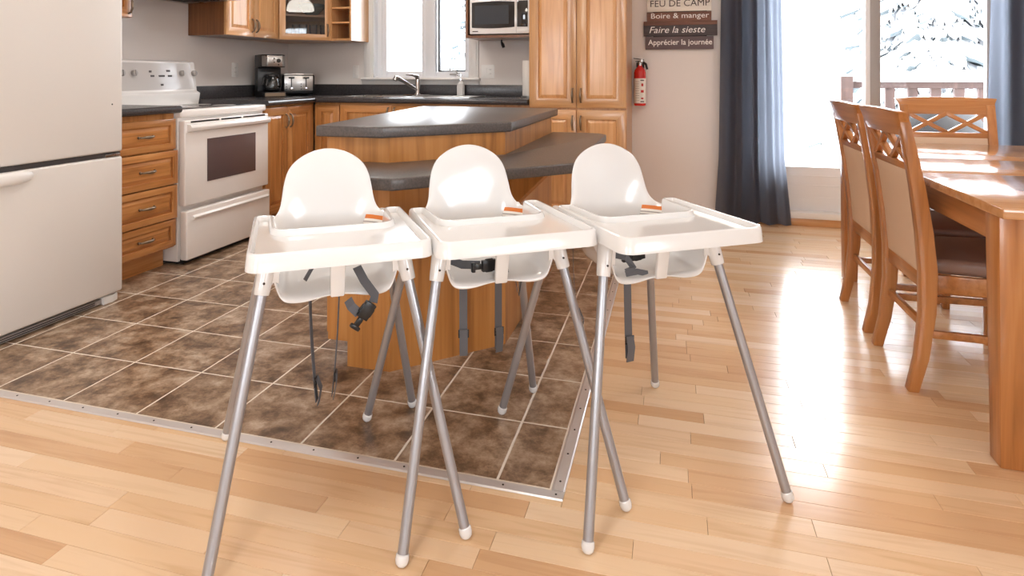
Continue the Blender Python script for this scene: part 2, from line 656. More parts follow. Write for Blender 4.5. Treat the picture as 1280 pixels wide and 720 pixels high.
xs = [TX1 - 0.002] + [GX - PITCH * k for k in range(0, 8)] + [-2.9]
ys = [TY0 + 0.004] + [GY + PITCH * k for k in range(0, 9)] + [4.52]
for i in range(len(xs) - 1):
    for j in range(len(ys) - 1):
        x1, x0 = xs[i] - GR / 2, xs[i + 1] + GR / 2
        y0, y1 = ys[j] + GR / 2, ys[j + 1] - GR / 2
        if x0 > -1.19 and x1 < -0.68 and y0 > 2.55:      # under the island
            continue
        tile_obj(x0, x1, y0, y1)

PW, PY = 0.0637, 1.477
plank_mesh = {}


def plank_mesh_of(L, w):
    key = (round(L, 3), round(w, 4))
    if key not in plank_mesh:
        b = B().box(-L / 2, -w / 2, -0.01, L / 2, w / 2, 0)
        ed = [e for e in b.bm.edges if all(v.co.z > -0.001 for v in e.verts)]
        bmesh.ops.recalc_face_normals(b.bm, faces=b.bm.faces[:])
        bmesh.ops.bevel(b.bm, geom=ed, offset=0.0007, segments=1, affect='EDGES')
        me = bpy.data.meshes.new('plank')
        b.bm.to_mesh(me)
        b.bm.free()
        me.materials.append(M['plank'])
        plank_mesh[key] = me
    return plank_mesh[key]


def seen(x, y):
    zc = -math.sin(YAW) * x + math.cos(YAW) * y
    xc = math.cos(YAW) * x + math.sin(YAW) * y
    if zc < 0.9:
        return None
    px, py = 618 + 786 * xc / zc, 94 + 786 * 1.112 / zc
    return (px, py) if -60 < px < 1340 and py < 790 else None


rows = []
LENS = [0.34, 0.46, 0.58, 0.7, 0.86, 1.02]
k = -70
while True:
    y1 = PY + PW * (k + 1)
    y0 = y1 - PW
    k += 1
    if y0 < -3.5:
        continue
    if y0 > YB - 0.05:
        break
    spans = []
    if y1 <= SY0 + 1e-6:
        spans = [(XL + 0.01, XR - 0.01, y0, y1)]
    elif y0 < SY0:
        spans = [(XL + 0.01, SX1, y0, SY0), (SX1, XR - 0.01, y0, y1)]
    else:
        spans = [(SX1, XR - 0.01, y0, min(y1, YB - 0.015))]
    for a, bnd, ya, yb in spans:
        x = a - (random.random() * 0.6 if a < -1 else 0)
        while x < bnd - 0.02:
            L = random.choice(LENS)
            if a > -1 and x == a:
                L = random.choice(LENS[:4]) * (0.5 + random.random() * 0.5)
            x0, x1 = max(x, a), min(x + L, bnd)
            x += L
            if x1 - x0 > 0.03:
                rows.append((x0, x1, ya, yb))
scored = []
rest = []
for r in rows:
    pts = [seen(r[0], r[2]), seen((r[0] + r[1]) / 2, (r[2] + r[3]) / 2), seen(r[1], r[3])]
    if any(pts) and not (r[1] < SX1 + 0.01 and r[2] > 3.4):
        c = Vector(((r[0] + r[1]) / 2, (r[2] + r[3]) / 2))
        zc = -math.sin(YAW) * c.x + math.cos(YAW) * c.y
        scored.append(((r[1] - r[0]) / max(zc, 0.5) ** 3, r))
    else:
        rest.append(r)
scored.sort(key=lambda t: -t[0])
GAP = 0.0009
for _, (x0, x1, y0, y1) in scored[:298]:
    link('plank', plank_mesh_of(x1 - x0 - GAP, y1 - y0 - GAP), floor, ((x0 + x1) / 2, (y0 + y1) / 2, 0))
rest += [r for _, r in scored[298:]]
vs, fs, rn = [], [], []
for x0, x1, y0, y1 in rest:
    n = len(vs)
    g = GAP / 2
    for z in (-0.01, 0):
        vs += [(x0 + g, y0 + g, z), (x1 - g, y0 + g, z), (x1 - g, y1 - g, z), (x0 + g, y1 - g, z)]
    fs += [(n + 4, n + 5, n + 6, n + 7), (n, n + 1, n + 5, n + 4), (n + 1, n + 2, n + 6, n + 5), (n + 2, n + 3, n + 7, n + 6), (n + 3, n, n + 4, n + 7)]
    rn += [random.random()] * 5
me = bpy.data.meshes.new('far_planks')
me.from_pydata(vs, [], fs)
a = me.attributes.new('rnd', 'FLOAT', 'FACE')
a.data.foreach_set('value', rn)
me.materials.append(M['plank'])
fp = link('plank_field', me, floor)
fp['kind'] = 'stuff'

# metal threshold strips with screws
def strip_profile_front():
    b = B()
    b.prism_axis([(SY0, 0), (SY0 + 0.004, 0.003), (SY1 - 0.006, 0.004), (SY1, 0.0005), (SY1, -0.002), (SY0, -0.002)], XL + 0.3, SX1 - 0.0, 'x')
    return b


t1 = struct(strip_profile_front().obj('trim_1', M['alu'], smooth=False))
b = B().prism_axis([(SX0, 0.0005), (SX0 + 0.006, 0.004), (SX1 - 0.004, 0.003), (SX1, 0), (SX1, -0.002), (SX0, -0.002)], SY1, 4.5, 'y')
t2 = struct(b.obj('trim_2', M['alu'], smooth=False))
sc = B().lathe([(0.003, 0), (0.003, 0.0012), (0.0015, 0.0018)], 8)
scr = sc.obj('screw', M['screw'], t1, (SX1 - 0.02, 1.644, 0.0035))
for i in range(1, 20):
    c = scr.copy()
    COL.objects.link(c)
    c.location = (SX1 - 0.02 - 0.145 * i, 1.644, 0.0035)
for i in range(18):
    c = scr.copy()
    COL.objects.link(c)
    c.parent = t2
    c.location = (-0.294, 1.70 + 0.13 * i, 0.0035)

# ------------------------------------------------------------------ kitchen window
x0, x1, z0, z1 = WIN
win = struct(link('window_1', None, None, ((x0 + x1) / 2, YB, z0)))
cx = (x0 + x1) / 2
W2 = (x1 - x0) / 2
H2 = z1 - z0
# casing in stepped profile
for nm, a, bb in (('casing', -W2 - 0.085, -W2), ('casing', W2, W2 + 0.085)):
    c = B()
    c.box(a, -0.018, -0.01, bb, 0, H2 + 0.085)
    m = (a + bb) / 2
    c.box(m - 0.026, -0.027, -0.01, m + 0.026, -0.017, H2 + 0.085)
    c.obj(nm, M['trim'], win, bevel=0.004)
B().box(-W2 - 0.085, -0.018, H2, W2 + 0.085, 0, H2 + 0.085).obj('casing', M['trim'], win, bevel=0.004)
st = B()
st.prism_axis([(-0.055, -0.012), (-0.05, 0.0), (0.02, 0.0), (0.02, -0.025), (-0.045, -0.025)], -W2 - 0.1, W2 + 0.1)
st.prism_axis([(-0.034, -0.025), (0.0, -0.025), (0.0, -0.066), (-0.012, -0.066)], -W2 - 0.092, W2 + 0.092)
st.obj('window_sill', M['trim'], win, bevel=0.003)
j = B()
j.box(-W2, 0, 0, -W2 + 0.012, T, H2)
j.box(W2 - 0.012, 0, 0, W2, T, H2)
j.box(-W2, 0, 0, W2, T, 0.014)
j.box(-W2, 0, H2 - 0.012, W2, T, H2)
j.obj('jamb', M['pvc'], win, smooth=False)
mxc = -2.04 - cx
B().box(mxc - 0.045, 0.05, 0.012, mxc + 0.045, 0.13, H2 - 0.012).obj('mullion', M['pvc'], win, bevel=0.004)


def sash(xa, xb, za, zb, fw, yf, m, inner=None):
    s = B()
    s.box(xa, yf, za, xa + fw, yf + 0.05, zb)
    s.box(xb - fw, yf, za, xb, yf + 0.05, zb)
    s.box(xa + fw, yf, za, xb - fw, yf + 0.05, za + fw)
    s.box(xa + fw, yf, zb - fw, xb - fw, yf + 0.05, zb)
    so = s.obj('sash', m, win, bevel=0.004)
    B().box(xa + fw - 0.005, yf + 0.022, za + fw - 0.005, xb - fw + 0.005, yf + 0.028, zb - fw + 0.005).obj('pane', M['glass'], so, smooth=False)
    return so


sash(-W2 + 0.05, mxc - 0.045, 0.014, H2 - 0.02, 0.045, 0.07, M['pvc'])
B().box(-W2 + 0.012, 0.06, 0.012, -W2 + 0.055, 0.13, H2 - 0.012).obj('frame', M['pvc'], win, bevel=0.003)
g2 = sash(mxc + 0.055, W2 - 0.055, 0.05, H2 - 0.03, 0.016, 0.085, M['gasket'])
f2 = B()
f2.box(mxc + 0.045, 0.06, 0.012, W2 - 0.012, 0.13, 0.052)
f2.box(W2 - 0.058, 0.06, 0.05, W2 - 0.012, 0.13, H2 - 0.012)
f2.obj('frame', M['pvc'], win, bevel=0.003)
ck = B()
ck.box(0.265, 0.02, 0.022, 0.345, 0.06, 0.034)
ck.tube([(0.335, 0.035, 0.03), (0.32, 0.025, 0.055), (0.27, 0.02, 0.06), (0.262, 0.018, 0.085)], 0.006, 8)
ck.obj('crank_handle', M['grey'], win)

# ------------------------------------------------------------------ patio door
x0, x1, z0, z1 = DOOR
dr = struct(link('door_1', None, None, ((x0 + x1) / 2, YB, 0)))
cx = (x0 + x1) / 2
W2 = (x1 - x0) / 2
f = B()
f.box(-W2, 0.01, 0.06, -W2 + 0.05, T, z1)
f.box(W2 - 0.05, 0.01, 0.06, W2, T, z1)
f.box(-W2 + 0.05, 0.01, z1 - 0.05, W2 - 0.05, T, z1)
f.obj('door_frame', M['pvc'], dr, bevel=0.003)
B().box(-W2, -0.03, 0.055, W2, T + 0.03, 0.10).obj('threshold', M['trim'], dr, bevel=0.004)
for s in (-1, 1):
    xa, xb = (-W2 + 0.05, -0.012) if s < 0 else (0.0, W2 - 0.05)
    yo = 0.05 if s < 0 else 0.09
    xin0, xin1 = xa + 0.085, xb - (0.03 if s < 0 else 0.085)
    if s > 0:
        xin0 = xa + 0.03
    l = B()
    l.box(xa, yo, 0.10, xin0, yo + 0.045, z1 - 0.05)
    l.box(xin1, yo, 0.10, xb, yo + 0.045, z1 - 0.05)
    l.box(xin0, yo, z1 - 0.13, xin1, yo + 0.045, z1 - 0.05)
    l.box(xin0, yo, 0.10, xin1, yo + 0.045, 0.427)
    leaf = l.obj('door_leaf', M['pvc'], dr, bevel=0.003)
    for zz in (0.20, 0.29, 0.36):
        B().box(xin0 + 0.01, yo - 0.004, zz - 0.004, xin1 - 0.01, yo + 0.002, zz + 0.004).obj('rail_moulding', M['pvc'], leaf, smooth=False)
    B().box(xin0 - 0.004, yo + 0.02, 0.42, xin1 + 0.004, yo + 0.028, z1 - 0.125).obj('pane', M['glass'], leaf, smooth=False)
# centre mullion between the two leaves
B().box(-0.012, 0.02, 0.10, 0.055, 0.05, z1 - 0.05).obj('mullion', M['grey'], dr, bevel=0.003)
B().box(-0.045, 0.01, 0.10, -0.014, 0.05, z1 - 0.05).obj('mullion', M['pvc'], dr, bevel=0.003)

# skirting
for i, (a0_, a1_) in enumerate(((-0.30, 0.50), (2.28, XR))):
    b = B().prism_axis([(YB - 0.014, 0), (YB - 0.014, 0.07), (YB - 0.008, 0.085), (YB, 0.09), (YB, 0)], a0_, a1_)
    o = b.obj('baseboard_back', M['trim'], smooth=False)
    struct(o)
B_ = B().box(0.50, YB - 0.02, 0, 2.28, YB, 0.055)
struct(B_.obj('trim_3', M['maple_h'], bevel=0.003))

# rear windows behind the camera; right window added, unseen, for ambient light
n = 2
for hs, ax in ((REARW, 'y'), (FILL_RIGHTW, 'x')):
    for h in hs:
        w, hh = h[1] - h[0], h[3] - h[2]
        if ax == 'y':
            wo = struct(link('window_%d' % n, None, None, ((h[0] + h[1]) / 2, YR - T / 2, h[2])))
        else:
            wo = struct(link('window_%d' % n, None, None, (XR + T / 2, (h[0] + h[1]) / 2, h[2]), PI / 2))  # the added right window, there to brighten the room
        n += 1
        f = B()
        for xa in (-w / 2, -0.035, w / 2 - 0.06):
            f.box(xa, -0.04, 0, xa + (0.06 if xa != -0.035 else 0.07), 0.04, hh)
        f.box(-w / 2 + 0.06, -0.04, 0, w / 2 - 0.06, 0.04, 0.06)
        f.box(-w / 2 + 0.06, -0.04, hh - 0.06, w / 2 - 0.06, 0.04, hh)
        f.obj('window_frame', M['pvc'], wo, smooth=False)
        for xa, xb in ((-w / 2 + 0.05, -0.03), (0.03, w / 2 - 0.05)):
            B().box(xa, -0.004, 0.05, xb, 0.004, hh - 0.05).obj('pane', M['glass'], wo, smooth=False)


# ------------------------------------------------------------------ cabinet kit (local: x width, z up, front towards -y)
def handle_mesh():
    b = B()
    b.tube([(0, 0, -0.048), (0, -0.016, -0.042), (0, -0.026, -0.02), (0, -0.028, 0), (0, -0.026, 0.02), (0, -0.016, 0.042), (0, 0, 0.048)],
           [0.0055, 0.0055, 0.0075, 0.009, 0.0075, 0.0055, 0.0055], 8)
    for s in (-1, 1):
        b.lathe([(0.008, -0.002), (0.0075, 0.003), (0.004, 0.006)], 8, (0, -0.004, s * 0.049 - 0.002))
    bmesh.ops.recalc_face_normals(b.bm, faces=b.bm.faces[:])
    me = bpy.data.meshes.new('handle')
    b.bm.to_mesh(me)
    b.bm.free()
    me.materials.append(M['pewter'])
    me.polygons.foreach_set('use_smooth', [True] * len(me.polygons))
    return me


HANDLE = handle_mesh()


def door_part(name, parent, x, z, w, h, y, mv, mh, handle=None, rail=0.058, horiz=False, glass=False, tilt=0.0):
    """Raised-panel front whose lower left corner is (x, z); y is its back face. handle: (hx, hz, 'v'/'h')."""
    t = 0.02
    r = rail
    b = B()
    oc = [(0, 0), (w, 0), (w, h), (0, h)]
    ic = [(r, r), (w - r, r), (w - r, h - r), (r, h - r)]
    vf = [[b.bm.verts.new((p[0], yy, p[1])) for p in q] for q in (oc, ic) for yy in (-t, 0)]
    of, ob_, if_, ib = vf
    for i in range(4):
        k_ = (i + 1) % 4
        mi = i % 2          # bottom and top are rails (grain across), the sides stiles
        for q in ((of[i], of[k_], if_[k_], if_[i]), (ob_[k_], ob_[i], ib[i], ib[k_]), (of[k_], of[i], ob_[i], ob_[k_]), (if_[i], if_[k_], ib[k_], ib[i])):
            b.bm.faces.new(q).material_index = mi
    o = b.obj(name, [mh, mv], parent, (x, y, z), (0, 0, tilt), bevel=0.003)
    if glass:
        B().box(r - 0.006, -0.012, r - 0.006, w - r + 0.006, -0.008, h - r + 0.006).obj('pane', M['cabglass'], o, smooth=False)
    else:
        e = 0.024
        b = B()
        p0 = [(r - 0.002, -0.008), (w - r + 0.002, -0.008)]
        A = [(r - 0.002, -0.007, r - 0.002), (w - r + 0.002, -0.007, r - 0.002), (w - r + 0.002, -0.007, h - r + 0.002), (r - 0.002, -0.007, h - r + 0.002)]
        Bq = [(r + e, -0.017, r + e), (w - r - e, -0.017, r + e), (w - r - e, -0.017, h - r - e), (r + e, -0.017, h - r - e)]
        va = [b.bm.verts.new(p) for p in A]
        vb = [b.bm.verts.new(p) for p in Bq]
        b.bm.faces.new(vb)
        for i in range(4):
            b.bm.faces.new((va[i], va[(i + 1) % 4], vb[(i + 1) % 4], vb[i]))
        vc = [b.bm.verts.new((p[0], -0.002, p[2])) for p in A]
        b.bm.faces.new(list(reversed(vc)))
        for i in range(4):
            b.bm.faces.new((vc[i], vc[(i + 1) % 4], va[(i + 1) % 4], va[i]))
        b.obj('panel', mh if horiz else mv, o, smooth=False)
    if handle:
        hx, hz, d = handle
        link('handle', HANDLE, o, (hx, -t, hz), (0, PI / 2, 0) if d == 'h' else (0, 0, 0))
    return o


def cabinet(name, label, loc, rz, w, d, z0, z1, mv, mh, toe=0.0, group=None, open_front=False, side=None):
    """Empty at the unit's front left bottom; body behind y=0."""
    t = thing(name, label, 'cabinet', loc, rz, group)
    b = B()
    if open_front:
        b.box(0, 0, z0, 0.018, d, z1)
        b.box(w - 0.018, 0, z0, w, d, z1)
        b.box(0.018, 0, z0, w - 0.018, d, z0 + 0.018)
        b.box(0.018, 0, z1 - 0.018, w - 0.018, d, z1)
        b.box(0.018, d - 0.01, z0 + 0.018, w - 0.018, d, z1 - 0.018)
    else:
        b.box(0, 0, z0 + toe, w, d, z1)
    b.obj('body', side or mv, t, smooth=False)
    if toe:
        B().box(0, 0.075, z0, w, d, z0 + toe).obj('toe_kick', mh, t, smooth=False)
    return t


CT = 0.935            # counter top height
CZ = CT - 0.042
FX = -2.795           # carcass front of the left run
# drawer base between fridge and stove
c = cabinet('drawer_cabinet', 'honey oak four-drawer base cabinet between refrigerator and white stove', (FX, 2.55, 0), PI / 2, 0.465, 0.60, 0, CZ, M['oak_v'], M['oak_h'], 0.115)
zs = [(0.125, 0.155, -0.0), (0.287, 0.192, 0.006), (0.486, 0.192, 0.010), (0.685, 0.175, 0.0)]
for z, h, dy in zs:
    door_part('drawer', c, 0.003, z, 0.459, h, -dy, M['oak_v'], M['oak_h'], (0.24, h / 2, 'h'), rail=0.036, horiz=True, tilt=-0.01 if dy else 0)
# base right of stove
c = cabinet('base_cabinet', 'honey oak two-door base cabinet in the corner right of the stove', (FX, 3.842, 0), PI / 2, 0.655, 0.60, 0, CZ, M['oak_v'], M['oak_h'], 0.10)
door_part('door', c, 0.004, 0.112, 0.27, 0.765, 0, M['oak_v'], M['oak_h'], (0.245, 0.66, 'v'))
door_part('door', c, 0.278, 0.112, 0.325, 0.765, 0, M['oak_v'], M['oak_h'], (0.025, 0.66, 'v'))
# back run
BY = 4.50
c = cabinet('base_cabinet', 'honey oak corner base cabinet with one narrow door left of the sink', (-2.775, BY, 0), 0, 0.225, 0.59, 0, CZ, M['oak_v'], M['oak_h'], 0.10)
door_part('door', c, 0.003, 0.112, 0.219, 0.765, 0, M['oak_v'], M['oak_h'])
c = cabinet('sink_cabinet', 'honey oak two-door base cabinet under the kitchen sink', (-2.548, BY, 0), 0, 1.088, 0.59, 0, CZ - 0.14, M['oak_v'], M['oak_h'], 0.10)
B().box(0, 0, CZ - 0.14, 1.088, 0.02, CZ).obj('apron', M['oak_h'], c, smooth=False)
door_part('door', c, 0.003, 0.112, 0.445, 0.765, 0, M['oak_v'], M['oak_h'], (0.42, 0.70, 'v'))
door_part('door', c, 0.452, 0.112, 0.445, 0.765, 0, M['oak_v'], M['oak_h'], (0.025, 0.70, 'v'))
B().box(0.90, -0.02, 0.112, 1.085, 0, 0.877).obj('filler_panel', M['oak_v'], c, bevel=0.003)
c = cabinet('base_cabinet', 'honey oak base cabinet between sink cabinet and tall pantry', (-1.458, BY, 0), 0, 0.446, 0.59, 0, CZ, M['oak_v'], M['oak_h'], 0.10)
door_part('door', c, 0.003, 0.112, 0.44, 0.765, 0, M['oak_v'], M['oak_h'], (0.025, 0.70, 'v'))

# countertop, L-shaped with a cut-out for the sink
ct = thing('countertop', 'charcoal laminate counter top running under the window around the corner', 'countertop', (-2.0, 4.8, CT))
SINK = (-2.56, -1.50, 4.56, 4.985)
X0, Y0 = -2.0, 4.8
b = B()


def cbox(xa, ya, xb, yb):
    b.box(xa - X0, ya - Y0, -0.042, xb - X0, yb - Y0, 0)


EDGE = 4.462
b.prism([(XL + 0.002 - X0, 3.828 - Y0), (-2.755 - X0, 3.828 - Y0), (-2.755 - X0, EDGE - Y0), (SINK[0] - X0, EDGE - Y0), (SINK[0] - X0, YB - 0.002 - Y0), (XL + 0.002 - X0, YB - 0.002 - Y0)], -0.042, 0)
cbox(SINK[0], EDGE, SINK[1], SINK[2])
cbox(SINK[0], SINK[3], SINK[1], YB - 0.002)
cbox(SINK[1], EDGE, -1.012, YB - 0.002)
b.obj('slab', M['lam'], ct, bevel=0.0)
b = B()
b.box(XL + 0.002 - X0, 3.828 - Y0, 0, XL + 0.022 - X0, YB - 0.002 - Y0, 0.095)
b.box(XL + 0.022 - X0, YB - 0.022 - Y0, 0, -1.012 - X0, YB - 0.002 - Y0, 0.095)
b.obj('backsplash', M['lam'], ct, bevel=0.003)
b = B()
b.tube([(-2.757 - X0, 3.83 - Y0, -0.021), (-2.757 - X0, EDGE + 0.001 - Y0, -0.021), (-1.013 - X0, EDGE + 0.001 - Y0, -0.021)], 0.021, 14)
b.obj('front_edge', M['lam'], ct)
ct2 = thing('countertop', 'short charcoal laminate counter top over the drawers beside refrigerator', 'countertop', (-3.1, 2.8, CT))
b = B()
b.box(XL + 0.002 + 3.1, 2.55 - 2.8, -0.042, -2.757 + 3.1, 3.02 - 2.8, 0)
b.tube([(-2.757 + 3.1, 2.55 - 2.8, -0.021), (-2.757 + 3.1, 3.02 - 2.8, -0.021)], 0.021, 14)
b.obj('slab', M['lam'], ct2)
B().box(XL + 0.002 + 3.1, 2.55 - 2.8, 0, XL + 0.022 + 3.1, 3.02 - 2.8, 0.095).obj('backsplash', M['lam'], ct2, bevel=0.003)

# ------------------------------------------------------------------ upper cabinets
UZ, UT = 1.405, 2.15
c = cabinet('upper_cabinet', 'light oak wall cabinet with two doors beside the range hood', (-3.125, 3.845, 0), PI / 2, 0.64, 0.308, UZ, UT, M['darkwood'], M['maple_h'])
door_part('door', c, 0.003, UZ + 0.002, 0.315, UT - UZ - 0.004, 0, M['maple_v'], M['maple_h'], (0.292, 0.085, 'v'))
door_part('door', c, 0.322, UZ + 0.002, 0.315, UT - UZ - 0.004, 0, M['maple_v'], M['maple_h'], (0.024, 0.085, 'v'))
# diagonal corner unit with a glass door
A_, C_ = Vector((-3.115, 4.492)), Vector((-2.800, 4.775))
dv = (C_ - A_)
gl = thing('glass_cabinet', 'corner wall cabinet with a glass door showing glasses and a bowl', 'cabinet', (A_.x, A_.y, 0), math.atan2(dv.y, dv.x))
L = dv.length
inv = Matrix.Rotation(-math.atan2(dv.y, dv.x), 2)


def gl_loc(x, y):
    v = inv @ (Vector((x, y)) - A_)
    return (v.x, v.y)


poly = [gl_loc(A_.x, A_.y), gl_loc(C_.x, C_.y), gl_loc(-2.802, YB - 0.004), gl_loc(XL + 0.004, YB - 0.004), gl_loc(XL + 0.004, 4.49)]
b = B()
b.prism(poly, UZ, UZ + 0.018)
b.prism(poly, UT - 0.018, UT)
for i in (1, 2, 3, 4):
    p, q = poly[i], poly[(i + 1) % 5]
    d = Vector((q[0] - p[0], q[1] - p[1])).normalized()
    nrm = Vector((-d.y, d.x)) * 0.012
    b.prism([p, q, (q[0] + nrm.x, q[1] + nrm.y), (p[0] + nrm.x, p[1] + nrm.y)], UZ + 0.018, UT - 0.018)
b.obj('body', M['maple_v'], gl, smooth=False)
pin = [(p[0] * 0.96 + 0.01, p[1] * 0.95 + 0.03) for p in poly]
for zz in (UZ + 0.20, UZ + 0.45):
    B().prism(pin, zz, zz + 0.016).obj('shelf', M['maple_h'], gl, smooth=False)
door_part('door', gl, 0.003, UZ + 0.002, L - 0.006, UT - UZ - 0.004, 0, M['maple_v'], M['maple_h'], (L - 0.034, 0.085, 'v'), rail=0.05, glass=True)
for i, (gx, gy) in enumerate(((-3.02, 4.70), (-2.96, 4.76), (-2.90, 4.83), (-3.10, 4.72))):
    g = B().lathe([(0.028, 0), (0.03, 0.004), (0.036, 0.12), (0.034, 0.12), (0.0285, 0.008), (0.001, 0.006)], 14)
    o = g.obj('drinking_glass', M['drink'], None, (gx, gy, UZ + 0.0185))
    tag(o, 'clear tumbler on the bottom shelf behind the glass cabinet door', 'glass', 'tumblers behind the glass door')
o = B().lathe([(0.04, 0), (0.045, 0.006), (0.11, 0.07), (0.115, 0.10), (0.108, 0.10), (0.10, 0.072), (0.001, 0.01)], 24).obj('bowl', M['teal'], None, (-3.0, 4.80, UZ + 0.2165))
tag(o, 'teal bowl on the middle shelf behind the glass cabinet door', 'bowl')
# open shelf unit beside the window
sh = cabinet('shelf_unit', 'narrow open wall shelf unit between glass cabinet and window', (-2.798, 4.76, 0), 0, 0.20, 0.334, UZ, UT, M['maple_v'], M['maple_h'], open_front=True)
for zz in (UZ + 0.145, UZ + 0.27, UZ + 0.40, UZ + 0.53):
    B().box(0.018, 0.004, zz, 0.182, 0.32, zz + 0.014).obj('shelf', M['maple_h'], sh, smooth=False)
# short cabinet over the drawers, its handle showing past the fridge
c = cabinet('upper_cabinet', 'wall cabinet with a pewter handle just above refrigerator edge', (-3.125, 2.53, 0), PI / 2, 0.50, 0.308, 1.455, UT, M['oak_v'], M['oak_h'])
door_part('door', c, 0.003, 1.457, 0.494, UT - 1.459, 0, M['oak_v'], M['oak_h'], (0.468, 0.07, 'v'))

# range hood
hd = thing('range_hood', 'slim steel range hood above the white stove', 'range hood', (-3.17, 3.435, 1.635))
b = B()
b.prism_axis([(-0.262, 0.10), (-0.262, 0.0), (0.20, 0.012), (0.262, 0.03), (0.262, 0.045), (0.20, 0.10)], -0.39, 0.39, 'y')
ho = b.obj('body', M['steel'], hd, bevel=0.003)
B().box(-0.20, -0.30, 0.0, 0.10, 0.30, 0.004).obj('filter', M['blackmatt'], hd, smooth=False)
c = cabinet('upper_cabinet', 'short wall cabinet directly above the range hood', (-3.125, 3.045, 0), PI / 2, 0.785, 0.308, 1.74, UT, M['oak_v'], M['oak_h'])
door_part('door', c, 0.003, 1.742, 0.388, UT - 1.744, 0, M['oak_v'], M['oak_h'], (0.36, 0.07, 'v'))
door_part('door', c, 0.394, 1.742, 0.388, UT - 1.744, 0, M['oak_v'], M['oak_h'], (0.028, 0.07, 'v'))

# microwave shelf + microwave
ms = thing('microwave_shelf', 'dark open wall shelf holding the microwave beside the pantry', 'shelf', (-1.285, 4.72, 1.405))
b = B()
b.box(-0.285, 0, 0, 0.272, 0.376, 0.02)
b.box(-0.285, 0, 0.02, -0.268, 0.376, 0.40)
b.box(0.255, 0, 0.02, 0.272, 0.376, 0.40)
b.box(-0.285, 0, 0.40, 0.272, 0.376, 0.42)
b.box(-0.268, 0.36, 0.02, 0.255, 0.376, 0.40)
b.obj('carcass', M['darkwood'], ms, smooth=False)
mw = thing('microwave', 'white countertop microwave with dark door on the wall shelf', 'microwave', (-1.292, 4.725, 1.4255))
B().box(-0.245, 0.01, 0.008, 0.245, 0.33, 0.285).obj('body', M['white'], mw, bevel=0.006)
b = B()
b.box(-0.245, -0.012, 0.008, 0.245, 0.0095, 0.285)
b.obj('front', M['white'], mw, bevel=0.008)
dw = B()
pts = []
for i in range(9):
    t_ = i / 8
    pts.append((-0.225 + 0.345 * t_, 0.255 + 0.008 * math.sin(PI * t_)))
for i in range(9):
    t_ = 1 - i / 8
    pts.append((-0.225 + 0.345 * t_, 0.06 - 0.008 * math.sin(PI * t_)))
dw.prism_axis(pts, -0.0165, -0.0125, 'y')
d_ = dw.obj('door_window', M['blackglass'], mw)
B().box(-0.20, -0.0175, 0.085, 0.075, -0.0168, 0.23)  .obj('mesh_screen', mat('microwave_screen', srgb(56, 60, 66), 0.15), d_, smooth=False)
B().box(0.14, -0.0165, 0.06, 0.225, -0.0125, 0.262).obj('control_panel', M['blackglass'], mw, bevel=0.004)
B().box(0.132, -0.0135, 0.012, 0.134, -0.0122, 0.282).obj('door_gap', M['grey'], mw, smooth=False)
B().box(0.145, -0.0155, 0.022, 0.222, -0.0125, 0.045).obj('button', M['whiteplastic'], mw, bevel=0.002)
B().box(-0.22, -0.0135, 0.026, -0.175, -0.0122, 0.034).obj('badge', M['darkprint'], mw, smooth=False)
for sx in (-0.2, 0.2):
    B().lathe([(0.012, 0), (0.012, 0.008)], 10).obj('foot', M['black'], mw, (sx, 0.1, 0))
o = B()
o.tube([(0, 0, 0.02), (0.0, 0, 0.0), (0.012, -0.01, -0.02), (0.022, -0.012, -0.045)], [0.006, 0.008, 0.014, 0.012], 8)
plug = o.obj('power_plug', M['black'], None, (-1.34, 4.95, 1.382))
tag(plug, 'black plug dangling under the microwave shelf', 'plug')

# tall pantry
pn = cabinet('pantry_cabinet', 'tall light maple pantry cabinet with four panelled doors', (-1.008, 4.50, 0), 0, 0.70, 0.595, 0, 2.2, M['maple_v'], M['maple_h'], 0.10)
for zz, hh, hz in ((0.112, 0.752, 0.66), (0.878, 1.31, 0.09)):
    door_part('door', pn, 0.003, zz, 0.344, hh, 0, M['maple_v'], M['maple_h'], (0.318, hz, 'v'), rail=0.068)
    door_part('door', pn, 0.353, zz, 0.344, hh, 0, M['maple_v'], M['maple_h'], (0.027, hz, 'v'), rail=0.068)

# ------------------------------------------------------------------ island
isl = thing('kitchen_island', 'oak kitchen island with two-level charcoal counter and clipped corner', 'kitchen island', (-0.98, 2.9, 0))
ox, oy = 0.98, -2.9


def rel(pts):
    return [(x + ox, y + oy) for x, y in pts]


base = [(-1.195, 2.16), (-1.02, 2.16), (-0.665, 2.515), (-0.665, 3.55), (-1.195, 3.55)]
basew = [(-1.278, 2.16), (-1.02, 2.16), (-0.665, 2.515), (-0.665, 3.55), (-1.278, 3.55)]
b = B().prism(rel(base), 0, 0.095)
b.prism(rel(basew), 0.095, 0.878)
b.obj('body', M['veneer'], isl, smooth=False)
for i in range(2):
    dd = door_part('door', isl, 0, 0.11, 0.66, 0.755, 0, M['oak_v'], M['oak_h'], (0.06 if i else 0.60, 0.68, 'v'))
    dd.location = (-1.279 + ox, 3.525 + oy - i * 0.68, 0.11)
    dd.rotation_euler = (0, 0, -PI / 2)


def slab(name, poly, z0, z1, parent, m):
    b = B().prism(rel(poly), z0, z1)
    return b.obj(name, m, parent, bevel=0.007, seg=3)


slab('upper_counter', [(-1.312, 2.125), (-1.035, 2.125), (-0.64, 2.52), (-0.64, 3.62), (-1.50, 3.66)], 0.878, 0.92, isl, M['lam_i'])
low = [(-1.20, 1.82), (-0.85, 1.82), (-0.35, 2.335), (-0.35, 3.50), (-0.39, 3.56), (-0.45, 3.585), (-0.668, 3.585), (-0.668, 2.514), (-1.021, 2.158), (-1.20, 2.158)]
slab('lower_counter', low, 0.745, 0.785, isl, M['lam_i'])
